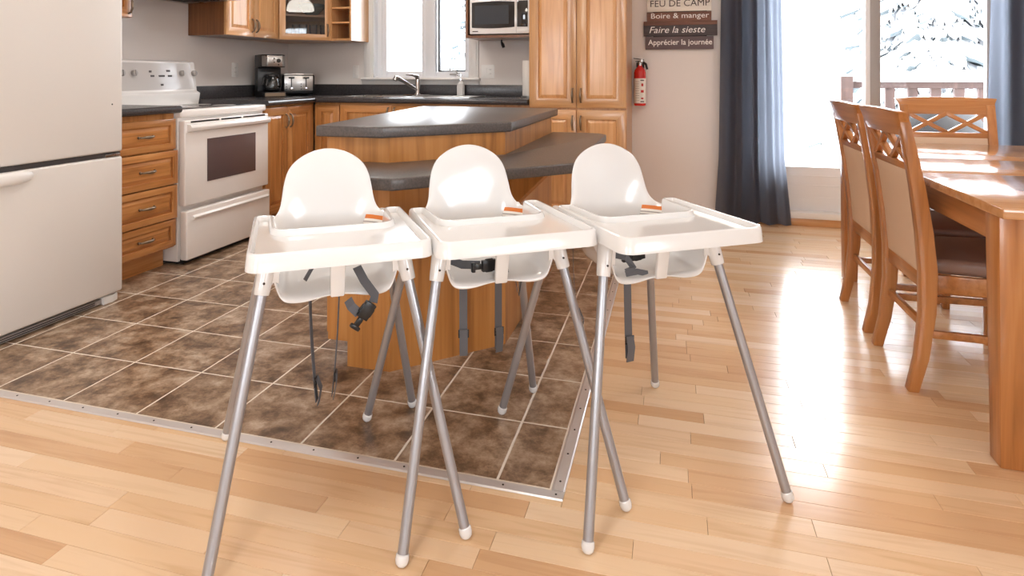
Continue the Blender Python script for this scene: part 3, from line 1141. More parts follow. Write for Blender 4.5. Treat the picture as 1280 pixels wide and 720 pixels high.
# corbel: triangular bracket under the bar corner
d = Vector((0.76, -0.65)).normalized()
w_ = Vector((-d.y, d.x)) * 0.011
c0 = Vector((-0.675, 2.512))
c1 = c0 + d * 0.30
pts = []
for s in (-1, 1):
    o_ = w_ * s
    pts.append([(c0.x + o_.x + ox, c0.y + o_.y + oy, 0.52), (c1.x + o_.x + ox, c1.y + o_.y + oy, 0.742), (c0.x + o_.x + ox, c0.y + o_.y + oy, 0.742)])
b = B()
v0 = [b.bm.verts.new(p) for p in pts[0]]
v1 = [b.bm.verts.new(p) for p in pts[1]]
b.bm.faces.new(list(reversed(v0)))
b.bm.faces.new(v1)
for i in range(3):
    b.bm.faces.new((v0[i], v0[(i + 1) % 3], v1[(i + 1) % 3], v1[i]))
b.obj('corbel', M['veneer'], isl, smooth=False)

# ------------------------------------------------------------------ refrigerator
FRX = -2.63
fr = thing('refrigerator', 'white two-door refrigerator with bottom freezer at the left edge', 'refrigerator', (-3.03, 2.11, 0))
b = B().box(-0.37, -0.39, 0.03, 0.325, 0.395, 1.74)
b.obj('body', M['fridge'], fr, bevel=0.006)
b = B().box(0.335, -0.40, 0.735, 0.40, 0.398, 1.75)
b.obj('door', M['fridge'], fr, bevel=0.012, seg=3)
dd = B().box(0.335, -0.40, 0.045, 0.40, 0.398, 0.712).obj('freezer_door', M['fridge'], fr, bevel=0.012, seg=3)
h = B()
prof = []
for i in range(13):
    t_ = i / 12
    prof.append((0.40 + 0.04 * math.sin(PI * min(1, t_ * 1.0)) ** 0.5 if 0 < t_ < 1 else 0.398, -0.36 + 0.30 * t_, 0.692))
h.tube(prof, [0.006] + [0.015] * 8 + [0.0145, 0.0125, 0.009] + [0.003], 14)
for v in h.bm.verts:
    v.co.z = 0.688 + (v.co.z - 0.692) * 1.75
h.obj('handle', M['whiteplastic'], dd)
g = B()
g.box(0.33, -0.39, 0.006, 0.375, 0.30, 0.03)
gr = g.obj('grille', M['grey'], fr, bevel=0.003)
B().box(0.3755, -0.38, 0.012, 0.377, 0.26, 0.016).obj('slot', M['black'], gr, smooth=False)
B().box(0.3755, -0.38, 0.021, 0.377, 0.26, 0.025).obj('slot', M['black'], gr, smooth=False)
b = B().prism([(0.33, 0.30), (0.385, 0.30), (0.392, 0.345), (0.38, 0.385), (0.33, 0.39)], 0.0, 0.036)
b.obj('foot_cover', M['whiteplastic'], fr, bevel=0.004)
B().box(0.31, -0.39, 0.713, 0.39, 0.39, 0.734).obj('gasket', M['gasket'], fr, smooth=False)
B().box(0.36, 0.30, 0.713, 0.397, 0.385, 0.728).obj('hinge', M['steel'], fr, bevel=0.002)
B().lathe([(0.0045, 0), (0.003, 0.002)], 8).obj('screw_hole', M['black'], fr, (0.3995, 0.335, 0.97), (0, PI / 2, 0))

# ------------------------------------------------------------------ stove (local: x along +Y of the room, front -y = +X)
sv = thing('stove', 'white electric stove with glass oven window and rear control panel', 'stove', (-2.76, 3.028, 0), PI / 2)
SW = 0.794
B().box(0, 0.02, 0.02, SW, 0.62, 0.862).obj('body', M['white'], sv, bevel=0.004)
b = B().box(-0.002, -0.01, 0.862, SW + 0.002, 0.62, 0.908)
b.obj('cooktop', M['white'], sv, bevel=0.012, seg=3)
ck_ = B().box(0.06, 0.05, 0.9085, SW - 0.06, 0.50, 0.911).obj('glass_surface', M['blackglass'], sv, bevel=0.001)
for (px, py, pr) in ((0.22, 0.16, 0.09), (0.57, 0.16, 0.075), (0.22, 0.38, 0.075), (0.57, 0.38, 0.09)):
    B().lathe([(pr, 0), (pr, 0.0003), (pr - 0.004, 0.0004)], 28).obj('burner_ring', M['grey'], ck_, (px, py, 0.9111))
b = B().box(0.004, -0.03, 0.345, SW - 0.004, 0.018, 0.845)
od = b.obj('oven_door', M['white'], sv, bevel=0.008, seg=3)
b = B().box(0.185, -0.034, 0.465, 0.645, -0.029, 0.725)
ow = b.obj('oven_window', M['ovenglass'], od, bevel=0.002)
# handle bar with dark vents above it
b = B()
b.prism_axis([(-0.028, 0.775), (-0.06, 0.785), (-0.066, 0.805), (-0.055, 0.822), (-0.028, 0.826)], 0.02, SW - 0.02)
b.obj('handle', M['white'], od, bevel=0.004)
for (xa, xb) in ((0.05, 0.29), (0.31, 0.50), (0.52, 0.75)):
    B().box(xa, -0.0315, 0.831, xb, -0.0295, 0.841).obj('vent_slot', M['black'], od, smooth=False)
b = B()
b.hexa([(0.004, -0.03, 0.03), (SW - 0.004, -0.03, 0.03), (SW - 0.004, 0.018, 0.03), (0.004, 0.018, 0.03),
        (0.004, -0.03, 0.315), (SW - 0.004, -0.03, 0.315), (SW - 0.004, 0.018, 0.315), (0.004, 0.018, 0.315)])
sd = b.obj('storage_drawer', M['white'], sv, bevel=0.008, seg=3)
sd.location = (0, -0.012, 0)
B().prism_axis([(-0.03, 0.285), (-0.045, 0.275), (-0.04, 0.262), (-0.03, 0.262)], 0.05, SW - 0.03).obj('handle', M['white'], sd)
B().box(0.02, -0.002, 0.006, SW - 0.02, 0.6, 0.03).obj('base', M['blackmatt'], sv, smooth=False)
b = B()
b.prism_axis([(0.56, 0.905), (0.545, 0.985), (0.575, 1.0), (0.60, 1.205), (0.635, 1.215), (0.662, 1.21), (0.662, 0.905)], 0.0, SW)
bgd = b.obj('backguard', M['white'], sv, bevel=0.005)
al = math.atan2(0.025, 0.205)


def on_panel(x, z, off=0.0):
    t_ = (z - 1.0) / 0.205
    return (x, 0.575 + 0.025 * t_ - off, z)


cp = B()
cp.hexa([on_panel(0.02, 1.012, 0.002), on_panel(SW - 0.03, 1.012, 0.002), on_panel(SW - 0.03, 1.012, -0.01), on_panel(0.02, 1.012, -0.01),
         on_panel(0.02, 1.195, 0.002), on_panel(SW - 0.05, 1.195, 0.002), on_panel(SW - 0.05, 1.195, -0.01), on_panel(0.02, 1.195, -0.01)])
cpo = cp.obj('control_panel', mat('control_panel_glass', srgb(196, 190, 186), 0.08, coat=0.5), bgd, smooth=False)
for x in (0.07, 0.15, 0.245, 0.655, 0.772):
    k_ = B().lathe([(0.021, 0), (0.021, 0.012), (0.018, 0.02), (0.001, 0.021)], 18)
    k_.box(-0.003, -0.019, 0.019, 0.003, 0.019, 0.026)
    k_.obj('knob', M['grey'], bgd, on_panel(x, 1.125, 0.0005), (PI / 2 - al, 0, 0))
for (x, z, w) in ((0.37, 1.13, 0.02), (0.38, 1.10, 0.03), (0.45, 1.10, 0.05), (0.52, 1.135, 0.032), (0.53, 1.10, 0.035), (0.46, 1.04, 0.022)):
    B().box(x, on_panel(x, z)[1] - 0.004, z, x + w, on_panel(x, z)[1] + 0.0, z + 0.013).obj('button', M['darkprint'], bgd, smooth=False)

# ------------------------------------------------------------------ sink, faucet and counter things
sk = thing('kitchen_sink', 'double stainless steel drop-in sink below the window', 'sink', (-2.03, 4.77, CT))
b = B()
xa, xb, ya, yb = SINK[0] + 2.03 - 0.012, SINK[1] + 2.03 + 0.012, SINK[2] - 4.77 - 0.012, SINK[3] - 4.77 + 0.012
b.box(xa, ya, 0.0005, xb, ya + 0.035, 0.007)
b.box(xa, yb - 0.07, 0.0005, xb, yb, 0.007)
b.box(xa, ya + 0.035, 0.0005, xa + 0.035, yb - 0.07, 0.007)
b.box(xb - 0.035, ya + 0.035, 0.0005, xb, yb - 0.07, 0.007)
b.box(-0.02, ya + 0.035, 0.0005, 0.02, yb - 0.07, 0.007)
b.obj('rim', M['steel'], sk, bevel=0.002)
for p, q in ((xa + 0.03, -0.015), (0.015, xb - 0.03)):
    rows_ = []
    for inset, z in ((0, 0.003), (0.012, -0.02), (0.02, -0.12), (0.05, -0.135)):
        rows_.append([(p + inset, ya + 0.03 + inset, z), (q - inset, ya + 0.03 + inset, z), (q - inset, yb - 0.065 - inset, z), (p + inset, yb - 0.065 - inset, z)])
    b = B()
    V = b.grid(rows_, close=True)
    b.bm.faces.new(V[-1])
    b.obj('bowl', M['steel'], sk)
fc = thing('faucet', 'chrome single-lever pull-out faucet behind the sink', 'faucet', (-2.075, 4.945, CT + 0.0075))
B().lathe([(0.03, 0), (0.03, 0.006), (0.024, 0.012), (0.022, 0.02), (0.021, 0.13), (0.018, 0.14), (0.001, 0.142)], 18).obj('body', M['chrome'], fc)
B().box(-0.12, -0.028, 0, 0.12, 0.028, 0.006).obj('deck_plate', M['chrome'], fc, bevel=0.003)
B().tube([(0, -0.01, 0.045), (-0.05, -0.08, 0.095), (-0.105, -0.16, 0.145)], [0.013, 0.0145, 0.016], 14).obj('spout', M['chrome'], fc)
B().tube([(-0.10, -0.153, 0.141), (-0.118, -0.178, 0.150), (-0.124, -0.188, 0.128)], [0.018, 0.021, 0.02], 14).obj('spray_head', M['steel'], fc)
B().tube([(0.0, 0.0, 0.138), (0.0, -0.01, 0.158), (-0.03, -0.05, 0.172), (-0.07, -0.085, 0.174)], [0.02, 0.018, 0.009, 0.006], 10).obj('lever', M['chrome'], fc)

sp = thing('soap_dispenser', 'faceted white soap dispenser with chrome pump on the counter by the sink', 'soap dispenser', (-1.715, 5.02, CT + 0.0005))
B().lathe([(0.028, 0), (0.034, 0.006), (0.034, 0.085), (0.03, 0.102), (0.014, 0.122), (0.012, 0.13)], 8).obj('bottle', M['whiteplastic'], sp, ang=20)
b = B().lathe([(0.013, 0.13), (0.013, 0.142), (0.005, 0.145), (0.005, 0.168), (0.011, 0.17), (0.011, 0.18), (0.001, 0.182)], 12)
b.tube([(0, 0, 0.174), (-0.028, -0.02, 0.174), (-0.034, -0.025, 0.168)], 0.0045, 8)
b.obj('pump', M['chrome'], sp)

pt = thing('paper_towel', 'roll of white paper towel standing against the pantry side', 'paper towel', (-1.085, 4.86, CT + 0.0005))
B().lathe([(0.066, 0), (0.068, 0.004), (0.068, 0.012), (0.03, 0.014)], 24).obj('holder_base', M['steel'], pt)
B().lathe([(0.02, 0.014), (0.056, 0.014), (0.058, 0.018), (0.058, 0.288), (0.056, 0.292), (0.02, 0.292)], 28).obj('roll', M['paper'], pt)
B().tube([(0, 0, 0.01), (0, 0, 0.315)], 0.006, 8).obj('rod', M['steel'], pt)

cm = thing('coffee_maker', 'black drip coffee maker with steel front panel and glass carafe', 'coffee maker', (-3.20, 4.50, CT + 0.0005), math.radians(52))
b = B()
b.prism([(-0.095, -0.11), (-0.075, -0.13), (0.075, -0.13), (0.095, -0.11), (0.095, 0.11), (-0.095, 0.11)], 0, 0.04)
b.box(-0.095, 0.02, 0.04, 0.095, 0.11, 0.24)
b.prism([(-0.095, -0.085), (-0.06, -0.12), (0.06, -0.12), (0.095, -0.085), (0.095, 0.11), (-0.095, 0.11)], 0.24, 0.345)
b.obj('body', M['black'], cm, bevel=0.006)
b = B()
b.prism([(-0.094, -0.088), (-0.06, -0.124), (0.06, -0.124), (0.094, -0.088), (0.09, -0.08), (-0.09, -0.08)], 0.248, 0.335)
fp_ = b.obj('front_panel', M['steel'], cm, bevel=0.002)
B().prism([(-0.08, -0.132), (0.08, -0.132), (0.076, -0.126), (-0.076, -0.126)], 0.006, 0.034).obj('base_trim', M['pewter'], cm)
B().lathe([(0.017, 0), (0.015, 0.01), (0.001, 0.011)], 16).obj('dial', M['black'], fp_, (0.03, -0.1235, 0.295), (PI / 2, 0, 0))
for (bx, bz) in ((-0.005, 0.312), (-0.005, 0.282), (0.03, 0.262)):
    B().lathe([(0.006, 0), (0.005, 0.003)], 10).obj('button', M['black'], fp_, (bx, -0.1235, bz), (PI / 2, 0, 0))
ca = B().lathe([(0.05, 0), (0.066, 0.01), (0.072, 0.06), (0.06, 0.11), (0.05, 0.125), (0.047, 0.125), (0.057, 0.108), (0.068, 0.06), (0.062, 0.012), (0.001, 0.006)], 24).obj('carafe', M['drink'], cm, (0, -0.055, 0.043))
B().tube([(-0.05, -0.03, 0.115), (-0.085, -0.055, 0.11), (-0.095, -0.06, 0.06), (-0.07, -0.04, 0.03)], 0.008, 8).obj('carafe_handle', M['black'], ca)
B().lathe([(0.052, 0.125), (0.05, 0.14), (0.02, 0.145)], 20).obj('lid', M['black'], ca)
B().lathe([(0.052, 0.012), (0.0655, 0.0125), (0.0665, 0.03), (0.05, 0.031)], 24).obj('coffee', M['blackmatt'], ca)

to = thing('toaster', 'black and steel four-slot toaster beside the coffee maker', 'toaster', (-3.145, 4.80, CT + 0.0005), math.radians(40))
B().box(-0.135, -0.12, 0.012, 0.135, 0.16, 0.185).obj('body', M['black'], to, bevel=0.022, seg=4)
fpn = B().box(-0.118, -0.127, 0.045, 0.118, -0.1195, 0.172).obj('front_panel', M['steel'], to, bevel=0.006)
B().box(-0.12, -0.12, 0.176, 0.12, 0.14, 0.190).obj('top_plate', M['steel'], to, bevel=0.004)
for sx in (-0.06, 0.06):
    B().box(sx - 0.004, -0.129, 0.07, sx + 0.004, -0.1272, 0.155).obj('lever_slot', M['black'], fpn, smooth=False)
    B().box(sx - 0.024, -0.148, 0.148, sx + 0.024, -0.1285, 0.162).obj('lever', M['black'], fpn, bevel=0.003)
    B().lathe([(0.014, 0), (0.012, 0.012), (0.001, 0.013)], 14).obj('dial', M['chrome'], fpn, (sx, -0.1272, 0.062), (PI / 2, 0, 0))
    for q in range(3):
        B().lathe([(0.005, 0), (0.004, 0.003)], 8).obj('button', M['black'], fpn, (sx - 0.04, -0.1272, 0.058 + q * 0.022), (PI / 2, 0, 0))
    for q in (-0.03, 0.03):
        B().box(sx + q - 0.012, -0.08, 0.1902, sx + q + 0.012, 0.10, 0.191).obj('bread_slot', M['black'], to, smooth=False)
for sx in (-0.10, 0.10):
    for sy in (-0.08, 0.12):
        B().lathe([(0.012, 0), (0.012, 0.013)], 8).obj('foot', M['black'], to, (sx, sy, 0))


def outlet(label, loc, rz, w, kinds):
    t = thing('outlet_plate', label, 'wall outlet', loc, rz)
    B().box(-w / 2, -0.006, -0.058, w / 2, 0, 0.058).obj('plate', M['whiteplastic'], t, bevel=0.0025)
    for i, kx in enumerate(kinds):
        xx = (i - (len(kinds) - 1) / 2) * 0.046
        if kx == 's':
            B().box(xx - 0.017, -0.0095, -0.034, xx + 0.017, -0.0055, 0.034).obj('rocker_switch', M['whiteplastic'], t, bevel=0.002)
        else:
            s_ = B().box(xx - 0.017, -0.0075, -0.034, xx + 0.017, -0.0055, 0.034).obj('receptacle', M['whiteplastic'], t, bevel=0.001)
            for zz in (-0.018, 0.018):
                for q in (-0.006, 0.006):
                    B().box(xx + q - 0.001, -0.008, zz - 0.005, xx + q + 0.001, -0.0074, zz + 0.005).obj('slot', M['darkprint'], s_, smooth=False)
    return t


outlet('white outlet on the left wall behind the coffee maker', (XL, 4.36, 1.155), PI / 2, 0.075, 'r')
outlet('single white switch plate left of the window sill', (-2.735, YB, 1.142), 0, 0.06, 's')
outlet('double white switch and outlet plate right of the window sill', (-1.50, YB, 1.142), 0, 0.115, 'sr')

# pendant over the island (above the frame; mirrored in the cabinet glass)
pd = thing('pendant_lamp', 'white glass bowl pendant lamp hanging over the island', 'lamp', (-0.95, 2.95, ZC))
B().tube([(0, 0, 0), (0, 0, -0.42)], 0.006, 8).obj('rod', M['steel'], pd)
B().lathe([(0.055, -0.03), (0.06, -0.02), (0.06, 0)], 20).obj('ceiling_cup', M['steel'], pd)
B().lathe([(0.16, -0.60), (0.165, -0.595), (0.15, -0.52), (0.09, -0.45), (0.03, -0.42), (0.026, -0.425), (0.085, -0.456), (0.143, -0.524), (0.155, -0.597)], 32).obj('shade', M['milkglass'], pd)
B().lathe([(0.001, -0.565), (0.03, -0.54), (0.035, -0.51), (0.015, -0.46), (0.012, -0.44)], 14).obj('bulb', M['bulb'], pd)

# unseen fill lamps, added above the frame to brighten the room
FILL_LAMP = mat('fill_lamp_glass', (1, 1, 1, 1), 0.5, emit=((1.0, 0.97, 0.93, 1), 2.4))
for lx, ly, lab in ((-2.1, 3.5, 'unseen round fill lamp added over the stove side of the kitchen'), (1.4, 2.9, 'unseen round fill lamp added over the dining table'),
                    (-0.6, 0.6, 'unseen round fill lamp added over the middle of the room')):
    cl = thing('fill_ceiling_lamp', lab, 'lamp', (lx, ly, ZC), 0, 'unseen fill lamps')
    B().lathe([(0.19, -0.03), (0.20, -0.025), (0.20, 0)], 32).obj('ring', M['steel'], cl)
    B().lathe([(0.001, -0.10), (0.08, -0.09), (0.14, -0.07), (0.18, -0.035), (0.185, -0.028)], 32).obj('diffuser', FILL_LAMP, cl)

# ------------------------------------------------------------------ wall sign
def text_mesh(text, size, shear, bold):
    cu = bpy.data.curves.new('text', 'FONT')
    cu.body = text
    cu.size = size
    cu.align_y = 'CENTER'
    cu.extrude = 0.0006
    cu.offset = bold
    cu.shear = shear
    cu.resolution_u = 3
    tmp = bpy.data.objects.new('text_tmp', cu)
    COL.objects.link(tmp)
    bpy.context.view_layer.update()
    dg = bpy.context.evaluated_depsgraph_get()
    me = bpy.data.meshes.new_from_object(tmp.evaluated_get(dg))
    bpy.data.objects.remove(tmp)
    xs_ = [v.co.x for v in me.vertices]
    return me, min(xs_), max(xs_)


def lettering(text, parent, loc, size, m, shear=0.0, bold=0.0, wmax=0.4):
    """One mesh a word, spread over the width wmax about loc."""
    _, a0_, a1_ = text_mesh(text, size, shear, bold)
    k_ = wmax / (a1_ - a0_)
    done = ''
    for wd in text.split(' '):
        done = (done + ' ' + wd) if done else wd
        _, _, e_ = text_mesh(done, size, shear, bold)
        me, w0, w1 = text_mesh(wd, size, shear, bold)
        me.materials.clear()
        me.materials.append(m)
        o = link('lettering', me, parent, (loc[0] + (e_ - w1 - (a0_ + a1_) / 2) * k_, loc[1], loc[2]), (PI / 2, 0, 0))
        o.scale = (k_, 1, 1)


sg = thing('plank_sign', 'plank wall sign with French camping words between pantry and curtain', 'sign', (0.055, YB - 0.001, 1.31))
B().box(-0.20, -0.012, 0.01, 0.20, 0, 0.50).obj('batten', M['sign_dark'], sg, smooth=False)
boards = [(-0.258, 0.248, 0.002, 0.102, 'sign_mauve', 'Apprécier la journée', 0.475, 0.06, 0, 0.0005, 'letter'),
          (-0.272, 0.275, 0.107, 0.190, 'sign_dark', 'Faire la sieste', 0.415, 0.072, 0.25, 0.0, 'letter'),
          (-0.272, 0.275, 0.1905, 0.222, 'sign_brown', None, 0, 0, 0, 0, 'letter'),
          (-0.246, 0.232, 0.223, 0.292, 'sign_brown', 'Boire & manger', 0.43, 0.058, 0, 0.0, 'letter'),
          (-0.246, 0.232, 0.297, 0.40, 'sign_cream', 'FEU DE CAMP', 0.44, 0.072, 0, 0.0, 'letter_d'),
          (-0.26, 0.26, 0.405, 0.50, 'sign_brown', None, 0, 0, 0, 0, 'letter')]
for (xa, xb, za, zb, m, txt, w, size, shear, bold, lm) in boards:
    bo = B().box(xa, -0.03 - 0.003 * random.random(), za, xb, -0.012, zb).obj('board', M[m], sg, bevel=0.0015)
    if txt:
        lettering(txt, bo, (0.0 if shear == 0 else -0.02, -0.0345, (za + zb) / 2 + (0.004 if txt != 'FEU DE CAMP' else 0.008)), size, M[lm], shear, bold, w)

# ------------------------------------------------------------------ fire extinguisher
fe = thing('fire_extinguisher', 'red fire extinguisher with white label mounted by the pantry', 'fire extinguisher', (-0.243, YB - 0.06, 0.872))
B().lathe([(0.034, 0), (0.043, 0.004), (0.045, 0.012), (0.045, 0.26), (0.04, 0.282), (0.026, 0.30), (0.017, 0.306), (0.017, 0.318)], 24).obj('cylinder', M['red'], fe)
lb = B()
rows_ = []
for z in (0.022, 0.215):
    rows_.append([(0.0456 * math.cos(t_), 0.0456 * math.sin(t_), z) for t_ in [math.radians(-175 + 170 * i / 16) for i in range(17)]])
lb.grid(rows_)
lbo = lb.obj('label', M['paper'], fe)


def on_cyl(deg, z, w, h, m, parent):
    b = B()
    a0_, a1_ = math.radians(deg) - w / 0.092, math.radians(deg) + w / 0.092
    b.grid([[(0.0461 * math.cos(a0_ + (a1_ - a0_) * i / 4), 0.0461 * math.sin(a0_ + (a1_ - a0_) * i / 4), zz) for i in range(5)] for zz in (z - h / 2, z + h / 2)])
    return b.obj('print', m, parent)


for z, w, h in ((0.165, 0.016, 0.022), (0.115, 0.024, 0.02), (0.06, 0.02, 0.012)):
    on_cyl(-65, z, w, h, M['redprint'], lbo)
for z in (0.20, 0.035):
    on_cyl(-65, z, 0.03, 0.008, M['darkprint'], lbo)
for q in range(9):
    on_cyl(-115, 0.19 - q * 0.018, 0.034, 0.003, M['grey'], lbo)
B().lathe([(0.018, 0.318), (0.018, 0.345), (0.012, 0.35)], 14).obj('valve', M['steel'], fe)
b = B()
b.beam((-0.035, 0, 0.347), (0.03, 0, 0.352), (0, 1, 0), 0.022, 0.006)
b.beam((-0.05, 0, 0.372), (0.03, 0, 0.36), (0, 1, 0), 0.022, 0.006)
b.tube([(0.02, 0, 0.342), (0.045, -0.01, 0.325), (0.056, -0.012, 0.285)], [0.009, 0.01, 0.008], 8)
b.obj('lever', M['black'], fe)
B().lathe([(0.016, 0), (0.016, 0.012), (0.012, 0.014)], 16).obj('gauge', M['steel'], fe, (0.012, -0.017, 0.352), (PI / 2, 0, 0))
B().box(-0.03, 0.043, 0.03, 0.03, 0.059, 0.34).obj('bracket', M['blackmatt'], fe, smooth=False)

# ------------------------------------------------------------------ curtains
def curtain(name, label, edges, Y, z0, z1, amp, folds):
    """edges: (z, x left, x right); cloth with soft vertical folds."""
    rows_ = []
    N = 140
    for i in range(25):
        z = z0 + (z1 - z0) * i / 24
        for (za, a0_, b0_), (zb, a1_, b1_) in zip(edges, edges[1:]):
            if za <= z <= zb + 1e-6:
                t_ = (z - za) / (zb - za)
                xa, xb = a0_ + (a1_ - a0_) * t_, b0_ + (b1_ - b0_) * t_
        r = []
        for k_ in range(N + 1):
            s_ = k_ / N
            ph = 0.0
            y = 0.0
            for (fq, am, p0) in folds:
                y += am * math.sin(2 * PI * (fq * s_ ** 1.25 + p0) + 0.25 * math.sin(z * 1.7 + fq))
            wd = 1 - 0.75 * max(0.0, (s_ - 0.72) / 0.28)
            r.append((xa + (xb - xa) * s_, Y + amp * y * wd, z))
        rows_.append(r)
    b = B()
    b.grid(rows_)
    o = b.obj(name, M['curtain'], ang=80)
    return tag(o, label, 'curtain')


curtain('curtain', 'dark slate blue curtain panel left of the patio door', [(0.02, 0.305, 0.835), (0.5, 0.335, 0.79), (2.25, 0.36, 0.76)], 4.985, 0.02, 2.25, 0.045,
        [(4.0, 0.85, 0.1), (7.0, 0.2, 0.4)])
curtain('curtain', 'grey blue curtain panel at the right end of the patio door', [(0.02, 2.03, 2.72), (2.25, 2.07, 2.62)], 4.985, 0.02, 2.25, 0.045,
        [(4.5, 0.85, 0.55), (8.0, 0.2, 0.2)])
rd = thing('curtain_rod', 'metal curtain rod above the patio door', 'curtain rod', (1.4, 4.985, 2.275))
B().tube([(-1.2, 0, 0), (1.35, 0, 0)], 0.012, 10).obj('rod', M['steel'], rd)
for sx in (-1.15, 1.3):
    B().box(sx - 0.01, 0, -0.012, sx + 0.01, YB - 4.985, 0.012).obj('bracket', M['steel'], rd, smooth=False)

# ------------------------------------------------------------------ dining table
TX0, TXR, TYN, TYF, TZ = 0.875, 2.03, 2.045, 3.895, 0.745
tb = thing('dining_table', 'large honey oak dining table with extension leaf by the patio door', 'dining table', ((TX0 + TXR) / 2, (TYN + TYF) / 2, 0))
hx, hy = (TXR - TX0) / 2, (TYF - TYN) / 2
yc = (TYN + TYF) / 2
for (ya, yb) in ((TYN, 2.73), (2.732, 3.195), (3.197, TYF)):
    B().box(-hx, ya - yc, TZ - 0.03, hx, yb - yc, TZ).obj('tabletop_section', M['din_top'], tb, bevel=0.004)
for sx in (-1, 1):
    for sy in (-1, 1):
        a0_, b0_ = (0.012, 0.10)
        x_o, y_o = hx - 0.012, hy - 0.05
        P0 = [(x_o - 0.085, y_o - 0.085), (x_o, y_o - 0.085), (x_o, y_o), (x_o - 0.085, y_o)]
        P1 = [(x_o - 0.07, y_o - 0.07), (x_o - 0.006, y_o - 0.07), (x_o - 0.006, y_o - 0.004), (x_o - 0.07, y_o - 0.004)]
        b = B()
        b.hexa([(sx * p[0], sy * p[1], 0) for p in P1] + [(sx * p[0], sy * p[1], TZ - 0.03) for p in P0])
        b.obj('leg', M['din_v'], tb, bevel=0.004)
DIN_Y = wood('dining_oak_along', srgb(144, 92, 48), srgb(176, 116, 64), srgb(190, 134, 82), 'y', vary=0.02)
for s in (-1, 1):
    B().box(s * (hx - 0.045) - 0.011, -hy + 0.13, TZ - 0.12, s * (hx - 0.045) + 0.011, hy - 0.13, TZ - 0.03).obj('side_apron', DIN_Y, tb, smooth=False)
    B().box(-hx + 0.09, s * (hy - 0.09) - 0.011, TZ - 0.12, hx - 0.09, s * (hy - 0.09) + 0.011, TZ - 0.03).obj('end_apron', M['din_h'], tb, smooth=False)


